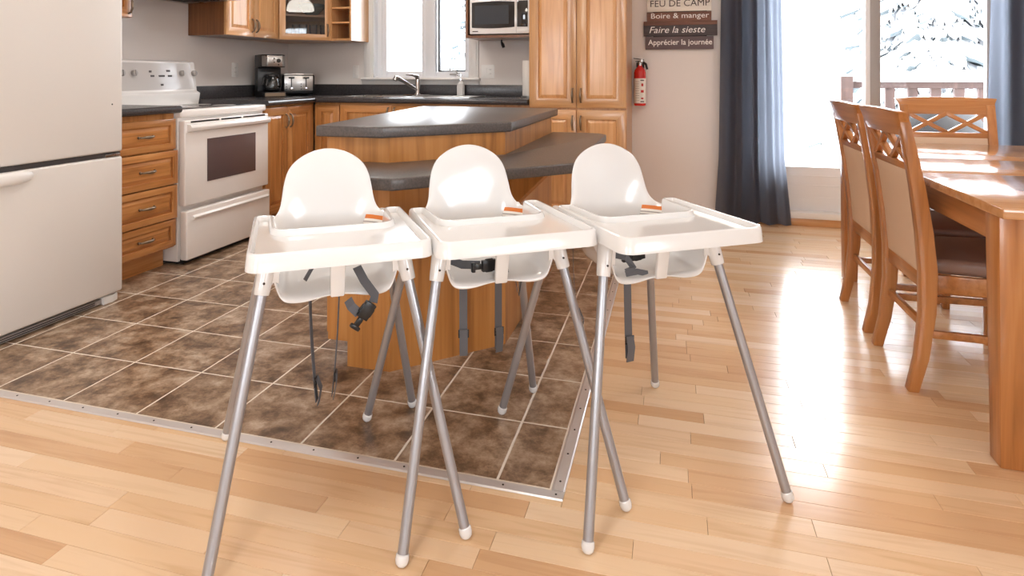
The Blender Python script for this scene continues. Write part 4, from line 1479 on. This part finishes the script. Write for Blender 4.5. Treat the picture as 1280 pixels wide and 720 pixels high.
# ------------------------------------------------------------------ dining chairs (local: front -y, back posts near y=0)
def dining_chair(label, loc, rz):
    t = thing('dining_chair', label, 'chair', loc, rz, 'dining chairs around the oak table')
    prof = [(0.0, 0.028, 0.034), (0.12, 0.0, 0.04), (0.28, -0.018, 0.048), (0.42, -0.02, 0.054), (0.56, -0.008, 0.05), (0.72, 0.014, 0.044), (0.86, 0.040, 0.038), (0.95, 0.058, 0.034)]
    for s in (-1, 1):
        b = B()
        rows_ = []
        for z, y, d in prof:
            xo = 0.196 + 0.010 * max(0, (z - 0.45) / 0.5)
            w = 0.021
            rows_.append([(s * xo - w, y - d / 2, z), (s * xo + w, y - d / 2, z), (s * xo + w, y + d / 2, z), (s * xo - w, y + d / 2, z)])
        V = b.grid(rows_, close=True)
        b.bm.faces.new(list(reversed(V[0])))
        b.bm.faces.new(V[-1])
        b.obj('back_post', M['din_v'], t, bevel=0.004)
    # crest rail, flaring up to its top
    b = B()
    rows_ = []
    N = 12
    for z, y, th, hw, arch in ((0.898, 0.047, 0.03, 0.216, 0.0), (0.925, 0.053, 0.032, 0.220, 0.0), (0.96, 0.064, 0.03, 0.230, 0.003), (0.984, 0.073, 0.026, 0.243, 0.008)):
        fr_ = [(-hw + 2 * hw * i / N, y - th / 2 + 0.012 * (1 - (2 * i / N - 1) ** 2), z + arch * (1 - (2 * i / N - 1) ** 2)) for i in range(N + 1)]
        bk = [(-hw + 2 * hw * i / N, y + th / 2 + 0.012 * (1 - (2 * i / N - 1) ** 2), z + arch * (1 - (2 * i / N - 1) ** 2)) for i in range(N + 1)]
        rows_.append(fr_ + list(reversed(bk)))
    V = b.grid(rows_, close=True)
    for v in (V[0], V[-1]):
        n_ = len(v) // 2
        for i in range(n_ - 1):
            b.bm.faces.new((v[i], v[i + 1], v[2 * n_ - 2 - i], v[2 * n_ - 1 - i]))
    b.obj('crest_rail', M['din_h'], t, bevel=0.003)

    def yb(z):
        return 0.014 + (z - 0.72) * 0.19

    # lattice: two crosses between a low rail and the crest
    za, zb = 0.797, 0.903
    for xa, xb in ((-0.186, 0.0), (0.0, 0.186)):
        for (p, q) in (((xa, za), (xb, zb)), ((xa, zb), (xb, za))):
            n_ = 6
            pts_ = []
            for i in range(n_ + 1):
                u_ = i / n_
                x_ = p[0] + (q[0] - p[0]) * u_
                z_ = p[1] + (q[1] - p[1]) * u_
                bow = 0.0
                pts_.append((x_, yb(z_), z_ + bow))
            B().ribbon(pts_, (0, 1, 0.0), 0.020, 0.021).obj('lattice_bar', M['din_h'], t, bevel=0.002)
    b = B()
    b.hexa([(-0.188, yb(0.772) - 0.014, 0.772), (0.188, yb(0.772) - 0.014, 0.772), (0.188, yb(0.772) + 0.014, 0.772), (-0.188, yb(0.772) + 0.014, 0.772),
            (-0.188, yb(0.800) - 0.014, 0.800), (0.188, yb(0.800) - 0.014, 0.800), (0.188, yb(0.800) + 0.014, 0.800), (-0.188, yb(0.800) + 0.014, 0.800)])
    b.obj('back_rail', M['din_h'], t, bevel=0.003)
    # upholstered panel
    b = B()
    rows_ = []
    for z, y in ((0.405, -0.02), (0.42, -0.02), (0.56, -0.008), (0.72, 0.013), (0.775, 0.024)):
        rows_.append([(-0.18, y - 0.014, z), (0.18, y - 0.014, z), (0.18, y + 0.014, z), (-0.18, y + 0.014, z)])
    V = b.grid(rows_, close=True)
    b.bm.faces.new(list(reversed(V[0])))
    b.bm.faces.new(V[-1])
    b.obj('back_pad', M['beige'], t, bevel=0.006)
    B().box(-0.176, -0.034, 0.352, 0.176, -0.008, 0.408).obj('rear_rail', M['din_h'], t, bevel=0.003)
    # seat
    b = B()
    b.prism([(-0.185, -0.03), (0.185, -0.03), (0.225, -0.44), (-0.225, -0.44)], 0.412, 0.465)
    b.obj('seat', M['seat'], t, bevel=0.018, seg=4)
    for s in (-1, 1):
        b = B()
        b.hexa([(s * 0.178, -0.04, 0.35), (s * 0.198, -0.04, 0.35), (s * 0.222, -0.40, 0.35), (s * 0.202, -0.40, 0.35),
                (s * 0.178, -0.04, 0.412), (s * 0.198, -0.04, 0.412), (s * 0.222, -0.40, 0.412), (s * 0.202, -0.40, 0.412)])
        b.obj('seat_rail', M['din_h'], t, bevel=0.002)
    B().box(-0.20, -0.432, 0.35, 0.20, -0.412, 0.412).obj('seat_rail', M['din_h'], t, bevel=0.002)
    for s in (-1, 1):
        b = B()
        b.hexa([(s * 0.196, -0.425, 0), (s * 0.226, -0.425, 0), (s * 0.226, -0.397, 0), (s * 0.196, -0.397, 0),
                (s * 0.190, -0.438, 0.412), (s * 0.230, -0.438, 0.412), (s * 0.230, -0.396, 0.412), (s * 0.190, -0.396, 0.412)])
        b.obj('front_leg', M['din_v'], t, bevel=0.003)
        B().beam((s * 0.196, -0.012, 0.205), (s * 0.210, -0.405, 0.205), (0, 0, 1), 0.026, 0.018).obj('stretcher', M['din_h'], t, bevel=0.002)
    B().box(-0.178, -0.026, 0.212, 0.178, -0.008, 0.238).obj('stretcher', M['din_h'], t, bevel=0.002)
    return t


dc = dining_chair('oak dining chair nearest the camera on the left side of the table', (0.842, 2.735, 0), PI / 2)
d2 = copy_tree(dc)
d2.location = (0.842, 3.262, 0)
d2['label'] = 'oak dining chair farther back on the left side of the table'
d3 = copy_tree(dc)
d3.location = (1.447, 3.95, 0)
d3.rotation_euler = (0, 0, 0)
d3['label'] = 'oak dining chair at the head of the table before the patio door'


# ------------------------------------------------------------------ high chairs (local: front -y, x to the right as seen from the front)
def rounded(poly, rad, n=5):
    """Round each corner i of a closed polygon with radius rad[i]."""
    out = []
    N = len(poly)
    for i in range(N):
        p0, p, p1 = Vector(poly[i - 1]), Vector(poly[i]), Vector(poly[(i + 1) % N])
        a, b = (p0 - p).normalized(), (p1 - p).normalized()
        r = rad[i]
        if r <= 0:
            out.append(tuple(p))
            continue
        an = a.angle(b)
        d = min(r / math.tan(an / 2), (p0 - p).length * 0.48, (p1 - p).length * 0.48)
        r_ = d * math.tan(an / 2)
        c = p + (a + b).normalized() * (r_ / math.sin(an / 2))
        s, e = p + a * d, p + b * d
        a0_, a1_ = math.atan2(s.y - c.y, s.x - c.x), math.atan2(e.y - c.y, e.x - c.x)
        da = (a1_ - a0_ + PI) % (2 * PI) - PI
        for k_ in range(n + 1):
            an_ = a0_ + da * k_ / n
            out.append((c.x + r_ * math.cos(an_), c.y + r_ * math.sin(an_)))
    return out


def inset(poly, d):
    """Moves a counter-clockwise outline inwards by d."""
    N = len(poly)
    out = []
    for i in range(N):
        p0, p, p1 = Vector(poly[i - 1]), Vector(poly[i]), Vector(poly[(i + 1) % N])
        e0, e1 = (p - p0), (p1 - p)
        e0 = e0.normalized() if e0.length > 1e-9 else e1.normalized()
        e1 = e1.normalized() if e1.length > 1e-9 else e0
        n0, n1 = Vector((-e0.y, e0.x)), Vector((-e1.y, e1.x))
        m = (n0 + n1)
        m = m.normalized() if m.length > 1e-6 else n0
        k_ = d / max(0.5, m.dot(n0))
        out.append((p.x + m.x * k_, p.y + m.y * k_))
    return out


def hc_tray(parent):
    o = [(-0.204, -0.335), (0.204, -0.335), (0.201, 0.07), (0.150, 0.07), (0.143, -0.115), (-0.143, -0.115), (-0.150, 0.07), (-0.201, 0.07)]
    rad = [0.032, 0.032, 0.02, 0.02, 0.035, 0.035, 0.02, 0.02]
    out = rounded(o, rad)
    zt, zf, zb = 0.729, 0.714, 0.690
    b = B()
    rings = [(inset(out, -0.004), zb), (inset(out, 0.0), zt - 0.004), (inset(out, 0.0035), zt), (inset(out, 0.008), zt), (inset(out, 0.0105), zt - 0.003), (inset(out, 0.0145), zf)]
    V = b.grid([[(p[0], p[1], z) for p in r] for r, z in rings], close=True)
    b.bm.faces.new(V[-1])
    low_ = [b.bm.verts.new((p[0], p[1], zb)) for p in inset(out, 0.0)]
    low2 = [b.bm.verts.new((p[0], p[1], zf - 0.004)) for p in inset(out, 0.004)]
    n_ = len(low_)
    for i in range(n_):
        j_ = (i + 1) % n_
        b.bm.faces.new((V[0][j_], V[0][i], low_[i], low_[j_]))
        b.bm.faces.new((low_[j_], low_[i], low2[i], low2[j_]))
    b.bm.faces.new(list(reversed(low2)))
    return b.obj('tray', M['hc'], parent, ang=50)


def hc_shell(parent):
    half_T = [(0.0, 0.150, 0.901), (0.036, 0.1495, 0.896), (0.073, 0.147, 0.880), (0.102, 0.142, 0.857), (0.117, 0.135, 0.830), (0.126, 0.126, 0.79), (0.130, 0.117, 0.756),
              (0.135, 0.106, 0.732), (0.148, 0.090, 0.715), (0.172, 0.06, 0.706), (0.186, 0.02, 0.704), (0.190, -0.05, 0.704), (0.189, -0.11, 0.704), (0.186, -0.165, 0.704)]
    half_B = [(0.0, 0.108), (0.022, 0.108), (0.044, 0.107), (0.066, 0.104), (0.088, 0.098), (0.104, 0.088), (0.115, 0.076), (0.122, 0.062), (0.127, 0.045), (0.131, 0.02),
              (0.134, -0.01), (0.137, -0.06), (0.139, -0.11), (0.140, -0.158)]
    cols = [(-t[0], t[1], t[2], -q[0], q[1]) for t, q in zip(reversed(half_T[1:]), reversed(half_B[1:]))]
    cols += [(t[0], t[1], t[2], q[0], q[1]) for t, q in zip(half_T, half_B)]
    rows_ = []
    zb = 0.618
    for f_ in (0.0, 0.22, 0.45, 0.7, 0.9):
        rows_.append([(tx + (qx - tx) * f_, ty + (qy - ty) * f_ - 0.010 * math.sin(PI * f_) * (1 if ty > 0.1 else 0), tz + (zb - tz) * f_) for tx, ty, tz, qx, qy in cols])
    for k_, z in ((0.985, 0.600), (0.93, 0.585), (0.83, 0.577), (0.55, 0.575), (0.25, 0.576), (0.0, 0.580)):
        r = []
        for tx, ty, tz, qx, qy in cols:
            yv = qy if qy < 0.0 else qy * (0.35 + 0.65 * k_)
            r.append((qx * k_, yv, z))
        rows_.append(r)
    # roll the front edge down
    for i, r in enumerate(rows_):
        if i >= 4:
            for end in (0, -1):
                p = r[end]
                e1 = (p[0] * 0.998, p[1] - 0.010, p[2] - 0.004)
                dn = 0.016 if abs(p[0]) > 0.04 else 0.004
                e2 = (p[0] * 0.99, p[1] - 0.014, p[2] - dn)
                if end == 0:
                    r[0:0] = [e2, e1]
                else:
                    r += [e1, e2]
        else:
            for end in (0, -1):
                p = r[end]
                e1 = (p[0] * 1.0, p[1] - 0.006, p[2])
                e2 = (p[0] * 1.0, p[1] - 0.009, p[2])
                if end == 0:
                    r[0:0] = [e2, e1]
                else:
                    r += [e1, e2]
    b = B()
    b.grid(rows_)
    bmesh.ops.remove_doubles(b.bm, verts=b.bm.verts[:], dist=1e-5)
    o = b.obj('seat_shell', M['hc'], parent, ang=80)
    sol = o.modifiers.new('solid', 'SOLIDIFY')
    sol.thickness = 0.005
    sol.offset = -1
    subsurf(o, 2)
    return o


def leg_axis(sx, sy):
    top = Vector((sx * 0.157, sy * 0.155, 0.69))
    foot = Vector((sx * 0.290, sy * 0.318, 0.0))
    return top, foot


def high_chair(label, loc, rz, straps):
    t = thing('high_chair', label, 'high chair', loc, rz, 'white high chairs in a row')
    sh_ = hc_shell(t)
    hc_tray(t)
    # crotch post between the leg openings
    b = B()
    rows_ = []
    for z, y, w, d in ((0.566, -0.168, 0.017, 0.016), (0.585, -0.171, 0.0175, 0.014), (0.63, -0.180, 0.018, 0.012), (0.70, -0.188, 0.019, 0.012)):
        rows_.append([(-w, y - d / 2, z), (w, y - d / 2, z), (w, y + d / 2, z), (-w, y + d / 2, z)])
    V = b.grid(rows_, close=True)
    b.bm.faces.new(list(reversed(V[0])))
    b.bm.faces.new(V[-1])
    b.obj('crotch_post', M['hc'], t, bevel=0.004)
    for sx in (-1, 1):
        for sy in (-1, 1):
            top, foot = leg_axis(sx, sy)
            ax = (foot - top).normalized()
            p_ = lambda z: top + ax * ((z - top.z) / ax.z)
            leg = B().tube([p_(0.66), p_(0.020)], 0.0125, 16).obj('leg', M['hc_metal'], t)
            fc_ = B().tube([p_(0.027), p_(0.025), p_(0.016), p_(0.008), p_(0.003), p_(0.0002)], [0.0130, 0.0150, 0.0158, 0.0140, 0.0095, 0.002], 16).obj('foot_cap', M['hc'], leg)
            so = B().tube([p_(0.700), p_(0.695), p_(0.60), p_(0.592)], [0.020, 0.0215, 0.0185, 0.0175], 18).obj('leg_socket', M['hc'], t)
            # web joining socket and seat side
            b = B()
            a_ = p_(0.70)
            c_ = p_(0.60)
            s0, s1 = Vector((sx * 0.184, sy * 0.06 if sy < 0 else 0.05, 0.70)), Vector((sx * 0.140, sy * 0.10 if sy < 0 else 0.06, 0.625))
            q = [a_, s0, s1, Vector((c_.x * 0.97, c_.y * 0.90, 0.612)), c_]
            n_ = Vector((0.004 * sx, -0.004 * sy, 0))
            va_ = [b.bm.verts.new(v - n_) for v in q]
            vb_ = [b.bm.verts.new(v + n_) for v in q]
            b.bm.faces.new(va_)
            b.bm.faces.new(list(reversed(vb_)))
            for i in range(5):
                b.bm.faces.new((va_[i], va_[(i + 1) % 5], vb_[(i + 1) % 5], vb_[i]))
            b.obj('web', M['hc'], so, bevel=0.002)
            if sy < 0:   # apron from socket to the leg opening
                b = B()
                e_ = Vector((sx * 0.134, -0.168, 0.70))
                f_ = Vector((sx * 0.137, -0.168, 0.612))
                q = [p_(0.70), p_(0.603), Vector((sx * 0.160, -0.172, 0.603)), Vector((sx * 0.147, -0.170, 0.618)), f_, e_]
                n_ = Vector((0, 0.003, 0))
                va_ = [b.bm.verts.new(v - n_) for v in q]
                vb_ = [b.bm.verts.new(v + n_) for v in q]
                b.bm.faces.new(va_)
                b.bm.faces.new(list(reversed(vb_)))
                for i in range(6):
                    b.bm.faces.new((va_[i], va_[(i + 1) % 6], vb_[(i + 1) % 6], vb_[i]))
                b.obj('web', M['hc'], so, bevel=0.001)
                sc_ = p_(0.622) + Vector((0, -0.0192, 0))
                B().lathe([(0.003, 0), (0.003, 0.002), (0.0015, 0.0025)], 8).obj('screw', M['screw'], so, sc_, (PI / 2, 0, 0))
    # warning label on the inner right wall
    b = B()
    r1, r2, r3 = [], [], []
    for (lx, ly) in ((0.108, 0.101), (0.118, 0.095), (0.128, 0.086), (0.138, 0.075), (0.149, 0.061), (0.158, 0.046), (0.164, 0.030)):
        inw = Vector((-lx, -ly * 0.45, 0)).normalized()
        p_ = Vector((lx, ly, 0.70)) + inw * 0.003
        r1.append(tuple(p_ + Vector((0, 0, 0.005))))
        r2.append(tuple(p_ + inw * 0.004 + Vector((0, 0, -0.006))))
        r3.append(tuple(p_ + inw * 0.017 + Vector((0, 0, -0.038))))
    b.grid([r3, r2])
    wl = b.obj('warning_label', M['paper'], t)
    b = B()
    b.grid([r2, r1])
    b.obj('orange_band', M['orange'], wl)
    for q in range(3):
        b = B()
        k0, k1 = 0.2 + q * 0.24, 0.2 + q * 0.24 + 0.1
        b.grid([[tuple(Vector(a_).lerp(Vector(c_), k0) + Vector((-0.0012, 0, 0.0006))) for a_, c_ in zip(r3, r2)],
                [tuple(Vector(a_).lerp(Vector(c_), k1) + Vector((-0.0012, 0, 0.0006))) for a_, c_ in zip(r3, r2)]])
        b.obj('print', M['grey'], wl)
    # harness
    for kind, pts_, wd, w in straps:
        if kind == 'strap':
            B().ribbon(pts_, wd, w).obj('strap', M['strap'], t)
        elif kind == 'slide':     # belt adjuster: a small frame
            x, y, z = pts_
            so = B()
            so.box(-0.016, -0.005, -0.012, 0.016, -0.001, -0.007)
            so.box(-0.016, -0.005, 0.007, 0.016, -0.001, 0.012)
            so.box(-0.016, -0.005, -0.007, -0.012, -0.001, 0.007)
            so.box(0.012, -0.005, -0.007, 0.016, -0.001, 0.007)
            so.box(-0.012, -0.006, -0.003, 0.012, -0.001, 0.003)
            so.obj('strap_slider', M['black'], t, (x, y, z), wd, bevel=0.001)
        elif kind == 'buckle':
            x, y, z = pts_
            so = B()
            so.box(-0.015, -0.007, -0.022, 0.015, 0.007, 0.020)
            so.box(-0.007, -0.005, -0.045, 0.007, 0.005, -0.022)
            so.box(-0.013, -0.006, -0.052, 0.013, 0.006, -0.042)
            so.box(-0.018, -0.004, -0.012, 0.018, 0.004, 0.010)
            so.obj('buckle', M['black'], t, (x, y, z), wd, bevel=0.0025)
    return t


def hang(x, y, z0, z1, curl=0.0, yaw=0.0, w=0.024):
    """A webbing strap hanging below the seat with a slider near its end."""
    c_, s_ = math.cos(yaw), math.sin(yaw)
    n = 8
    pts_ = []
    for i in range(n + 1):
        t_ = i / n
        pts_.append((x + s_ * curl * t_ * t_, y - c_ * curl * t_ * t_, z0 + (z1 - z0) * t_))
    out = [('strap', pts_, (c_, s_, 0), w)]
    zs_ = z1 + 0.055
    f_ = (z0 - zs_) / (z0 - z1)
    out.append(('slide', (x + s_ * curl * f_ * f_, y - c_ * curl * f_ * f_ - 0.002, zs_), (0, 0, yaw), 0))
    tail = [(x + s_ * curl * f_ * f_ + 0.006 * s_, y - c_ * curl * f_ * f_ - 0.006, zs_ + 0.012), (x + s_ * (curl + 0.012), y - c_ * (curl + 0.012), zs_ - 0.02), (x + s_ * (curl + 0.004), y - c_ * (curl + 0.004), zs_ - 0.065)]
    out.append(('strap', tail, (c_, s_, 0), w))
    return out


ST_M = hang(-0.030, 0.09, 0.574, 0.285, 0.01, -0.2) + hang(0.090, 0.115, 0.574, 0.265, 0.0, 0.15) + hang(0.132, 0.10, 0.60, 0.44, 0.015, 1.3, 0.018)
ST_M += [('strap', [(-0.125, -0.07, 0.615), (-0.09, -0.11, 0.606), (-0.045, -0.13, 0.606)], (0, 0.2, 1), 0.022), ('buckle', (-0.022, -0.138, 0.606), (0, math.radians(90), 0.15), 0),
         ('strap', [(0.0, -0.14, 0.604), (0.004, -0.13, 0.595), (0.004, -0.10, 0.588)], (1, 0, 0), 0.022),
         ('strap', [(0.036, -0.10, 0.625), (0.030, -0.12, 0.60), (0.034, -0.125, 0.575)], (0.8, 0.6, 0), 0.014)]
ST_R = hang(0.030, 0.06, 0.574, 0.255, 0.01, 0.1, 0.026) + hang(-0.142, 0.08, 0.60, 0.345, 0.02, 1.15)
ST_R += [('strap', [(-0.115, -0.12, 0.628), (-0.085, -0.135, 0.622), (-0.07, -0.145, 0.596), (-0.09, -0.148, 0.585)], (0, 0.5, 1), 0.02),
         ('strap', [(-0.095, -0.15, 0.582), (-0.06, -0.152, 0.585), (-0.028, -0.152, 0.576)], (0, 0.6, 1), 0.016), ('buckle', (-0.04, -0.12, 0.622), (0, math.radians(85), 0.1), 0)]
ST_L = hang(-0.055, 0.06, 0.574, 0.205, 0.02, 1.25) + hang(0.025, 0.05, 0.574, 0.215, -0.02, 1.35)
ST_L += [('strap', [(-0.055, -0.11, 0.628), (-0.067, -0.115, 0.61), (-0.075, -0.12, 0.598)], (0.7, 0.7, 0.3), 0.018),
         ('strap', [(0.052, -0.13, 0.622), (0.066, -0.165, 0.596), (0.088, -0.195, 0.568), (0.082, -0.205, 0.553)], (0.95, 0.2, 0.3), 0.022),
         ('buckle', (0.066, -0.21, 0.538), (0, math.radians(38), 0.1), 0),
         ('strap', [(0.048, -0.205, 0.530), (0.030, -0.20, 0.548), (0.024, -0.185, 0.560)], (0.6, 0.1, 0.8), 0.022)]

high_chair('white plastic high chair with silver legs, leftmost of the three', (-0.893, 1.528, 0), math.radians(34.9), ST_L)
high_chair('white plastic high chair with silver legs, middle of the three', (-0.529, 1.735, 0), math.radians(34.3), ST_M)
high_chair('white plastic high chair with silver legs, rightmost, nearest the dining table', (-0.124, 1.888, 0), math.radians(33.6), ST_R)

# ------------------------------------------------------------------ outdoors
gs = B().box(-40, YB + 2.4, -1.3, 50, 60, -0.9)
o = gs.obj('ground', M['snow'], smooth=False)
struct(o)
dk = B().box(-3.4, YB + T, -0.12, 4.6, YB + 2.1, -0.02).obj('deck', M['deck'], smooth=False)
struct(dk)
b = B()
rows_ = []
for i in range(17):
    y = YB + T + 0.03 + (1.85 - 0.03) * i / 16
    rows_.append([(-3.35 + 7.9 * j / 40, y, 0.10 + 0.16 * (i / 16) ** 0.7 + 0.04 * math.sin(j * 0.9 + i * 0.4) + 0.02 * math.sin(j * 2.3 - i)) for j in range(41)])
V = b.grid(rows_)
o = b.obj('snow_drift', M['snow'], ang=80)
o['kind'] = 'structure'
rl = thing('deck_railing', 'brown wooden deck railing topped with snow outside the patio door', 'railing', (2.6, 6.4, -0.02))
for px in (1.525 - 2.6, 2.0):
    B().box(px - 0.05, -0.05, 0, px + 0.05, 0.05, 1.125).obj('post', M['deck'], rl, bevel=0.004)
B().box(1.575 - 2.6, -0.03, 1.015, 1.95, 0.03, 1.075).obj('top_rail', M['deck'], rl, bevel=0.004)
B().box(1.575 - 2.6, -0.03, 0.16, 1.95, 0.03, 0.20).obj('bottom_rail', M['deck'], rl, bevel=0.004)
x = 1.70 - 2.6
bal = None
while x < 1.9:
    if bal is None:
        bal = B().box(-0.038, -0.019, 0.20, 0.038, 0.019, 1.015).obj('baluster', M['deck'], rl, (x, 0, 0), smooth=False)
    else:
        c_ = bal.copy()
        COL.objects.link(c_)
        c_.location = (x, 0, 0)
    x += 0.178
rows_ = []
for i in range(40):
    x = 1.60 - 2.6 + 2.95 * i / 39
    hgt = 0.10 + 0.012 * math.sin(i * 0.8) + 0.006 * math.sin(i * 2.1)
    rows_.append([(x, -0.045, 1.074), (x, -0.05, 1.074 + hgt * 0.6), (x, -0.02, 1.074 + hgt), (x, 0.02, 1.074 + hgt), (x, 0.05, 1.074 + hgt * 0.6), (x, 0.045, 1.074)])
b = B()
V = b.grid(rows_, close=True)
b.bm.faces.new(V[0])
b.bm.faces.new(list(reversed(V[-1])))
b.obj('snow_cap', M['snow'], rl)
# dark covered thing on the deck, glimpsed through the chair's lattice
cv = B()
rows_ = []
for z, s_ in ((0.0, 1.0), (0.45, 0.97), (0.74, 0.9), (0.84, 0.7), (0.88, 0.25)):
    rows_.append([(0.36 * s_ * math.cos(2 * PI * k_ / 20) * (1 + 0.12 * math.cos(4 * PI * k_ / 20)), 0.26 * s_ * math.sin(2 * PI * k_ / 20), z + 0.01 * math.sin(k_)) for k_ in range(20)])
V = cv.grid(rows_, close=True)
cv.bm.faces.new(V[-1])
cv.bm.faces.new(list(reversed(V[0])))
o = cv.obj('covered_barbecue', M['blackmatt'], None, (2.02, 5.85, -0.02))
tag(o, 'dark covered object on the deck behind the head chair', 'barbecue')


def conifer(name, label, loc, h, rad, seed, cut=0.0):
    rnd = random.Random(seed)
    t = thing(name, label, 'tree', loc, 0, 'snow-laden trees outside')
    B().tube([(0, 0, 0), (0, 0, h * 0.5), (0, 0, h)], [0.10 + h * 0.012, 0.07 + h * 0.006, 0.02], 8).obj('trunk', M['bark'], t)
    b = B()
    nlev = int(h * 6)
    for lv in range(nlev):
        fz = 0.06 + 0.92 * lv / nlev
        z = h * fz
        r = rad * (1 - fz) ** 0.8 * rnd.uniform(0.8, 1.1)
        nb = 9 if r > 0.8 else 6
        a0_ = rnd.random() * 6.28
        for k_ in range(nb):
            a = a0_ + 2 * PI * k_ / nb + rnd.uniform(-0.25, 0.25)
            L_ = r * rnd.uniform(0.75, 1.1)
            dx, dy = math.cos(a), math.sin(a)
            droop = rnd.uniform(0.25, 0.55)
            n = 5
            for tw in range(7):         # main limb and side twigs
                an = a + (0, 0.5, -0.5, 0.65, -0.65, 0.8, -0.8)[tw]
                ll = L_ * (1, 0.5, 0.5, 0.4, 0.4, 0.3, 0.3)[tw]
                tx, ty = math.cos(an), math.sin(an)
                bo = (0, 0.25, 0.3, 0.45, 0.5, 0.65, 0.7)[tw]
                sx0 = dx * L_ * bo
                sy0 = dy * L_ * bo
                rows_ = []
                for i in range(n + 1):
                    u_ = i / n
                    px, py = sx0 + tx * ll * u_, sy0 + ty * ll * u_
                    pz = z - droop * L_ * bo ** 1.4 - droop * ll * (u_ ** 1.4) + rnd.uniform(-0.03, 0.03)
                    w_ = ll * 0.13 * rnd.uniform(0.6, 1.3) * math.sin(PI * min(0.98, 0.18 + 0.8 * u_)) + 0.02
                    th = 0.05 + 0.05 * (1 - u_)
                    wx, wy = -ty * w_, tx * w_
                    rows_.append([(px - wx, py - wy, pz - 0.05 * rnd.random()), (px, py, pz + th), (px + wx, py + wy, pz - 0.05 * rnd.random()), (px, py, pz - th * 1.2)])
                V = b.grid(rows_, close=True)
    b.obj('foliage', M['needle'], t, ang=60)
    return t


conifer('snowy_conifer', 'large snow-laden spruce straight outside the right door pane', (3.75, 10.6, -0.9), 6.5, 2.0, 3)
conifer('snowy_conifer', 'snow-laden spruce farther right behind the deck railing', (7.6, 10.6, -0.9), 6.0, 1.6, 5)
conifer('snowy_conifer', 'tall snowy spruce standing farthest back outside', (7.4, 15.0, -0.9), 9.0, 2.0, 8)
conifer('snowy_conifer', 'small snowy spruce far outside the left door pane', (1.35, 17.0, -0.9), 1.9, 0.8, 11)
conifer('snowy_conifer', 'snowy spruce outside the kitchen window', (-4.7, 15.5, -0.9), 6.0, 1.6, 13)
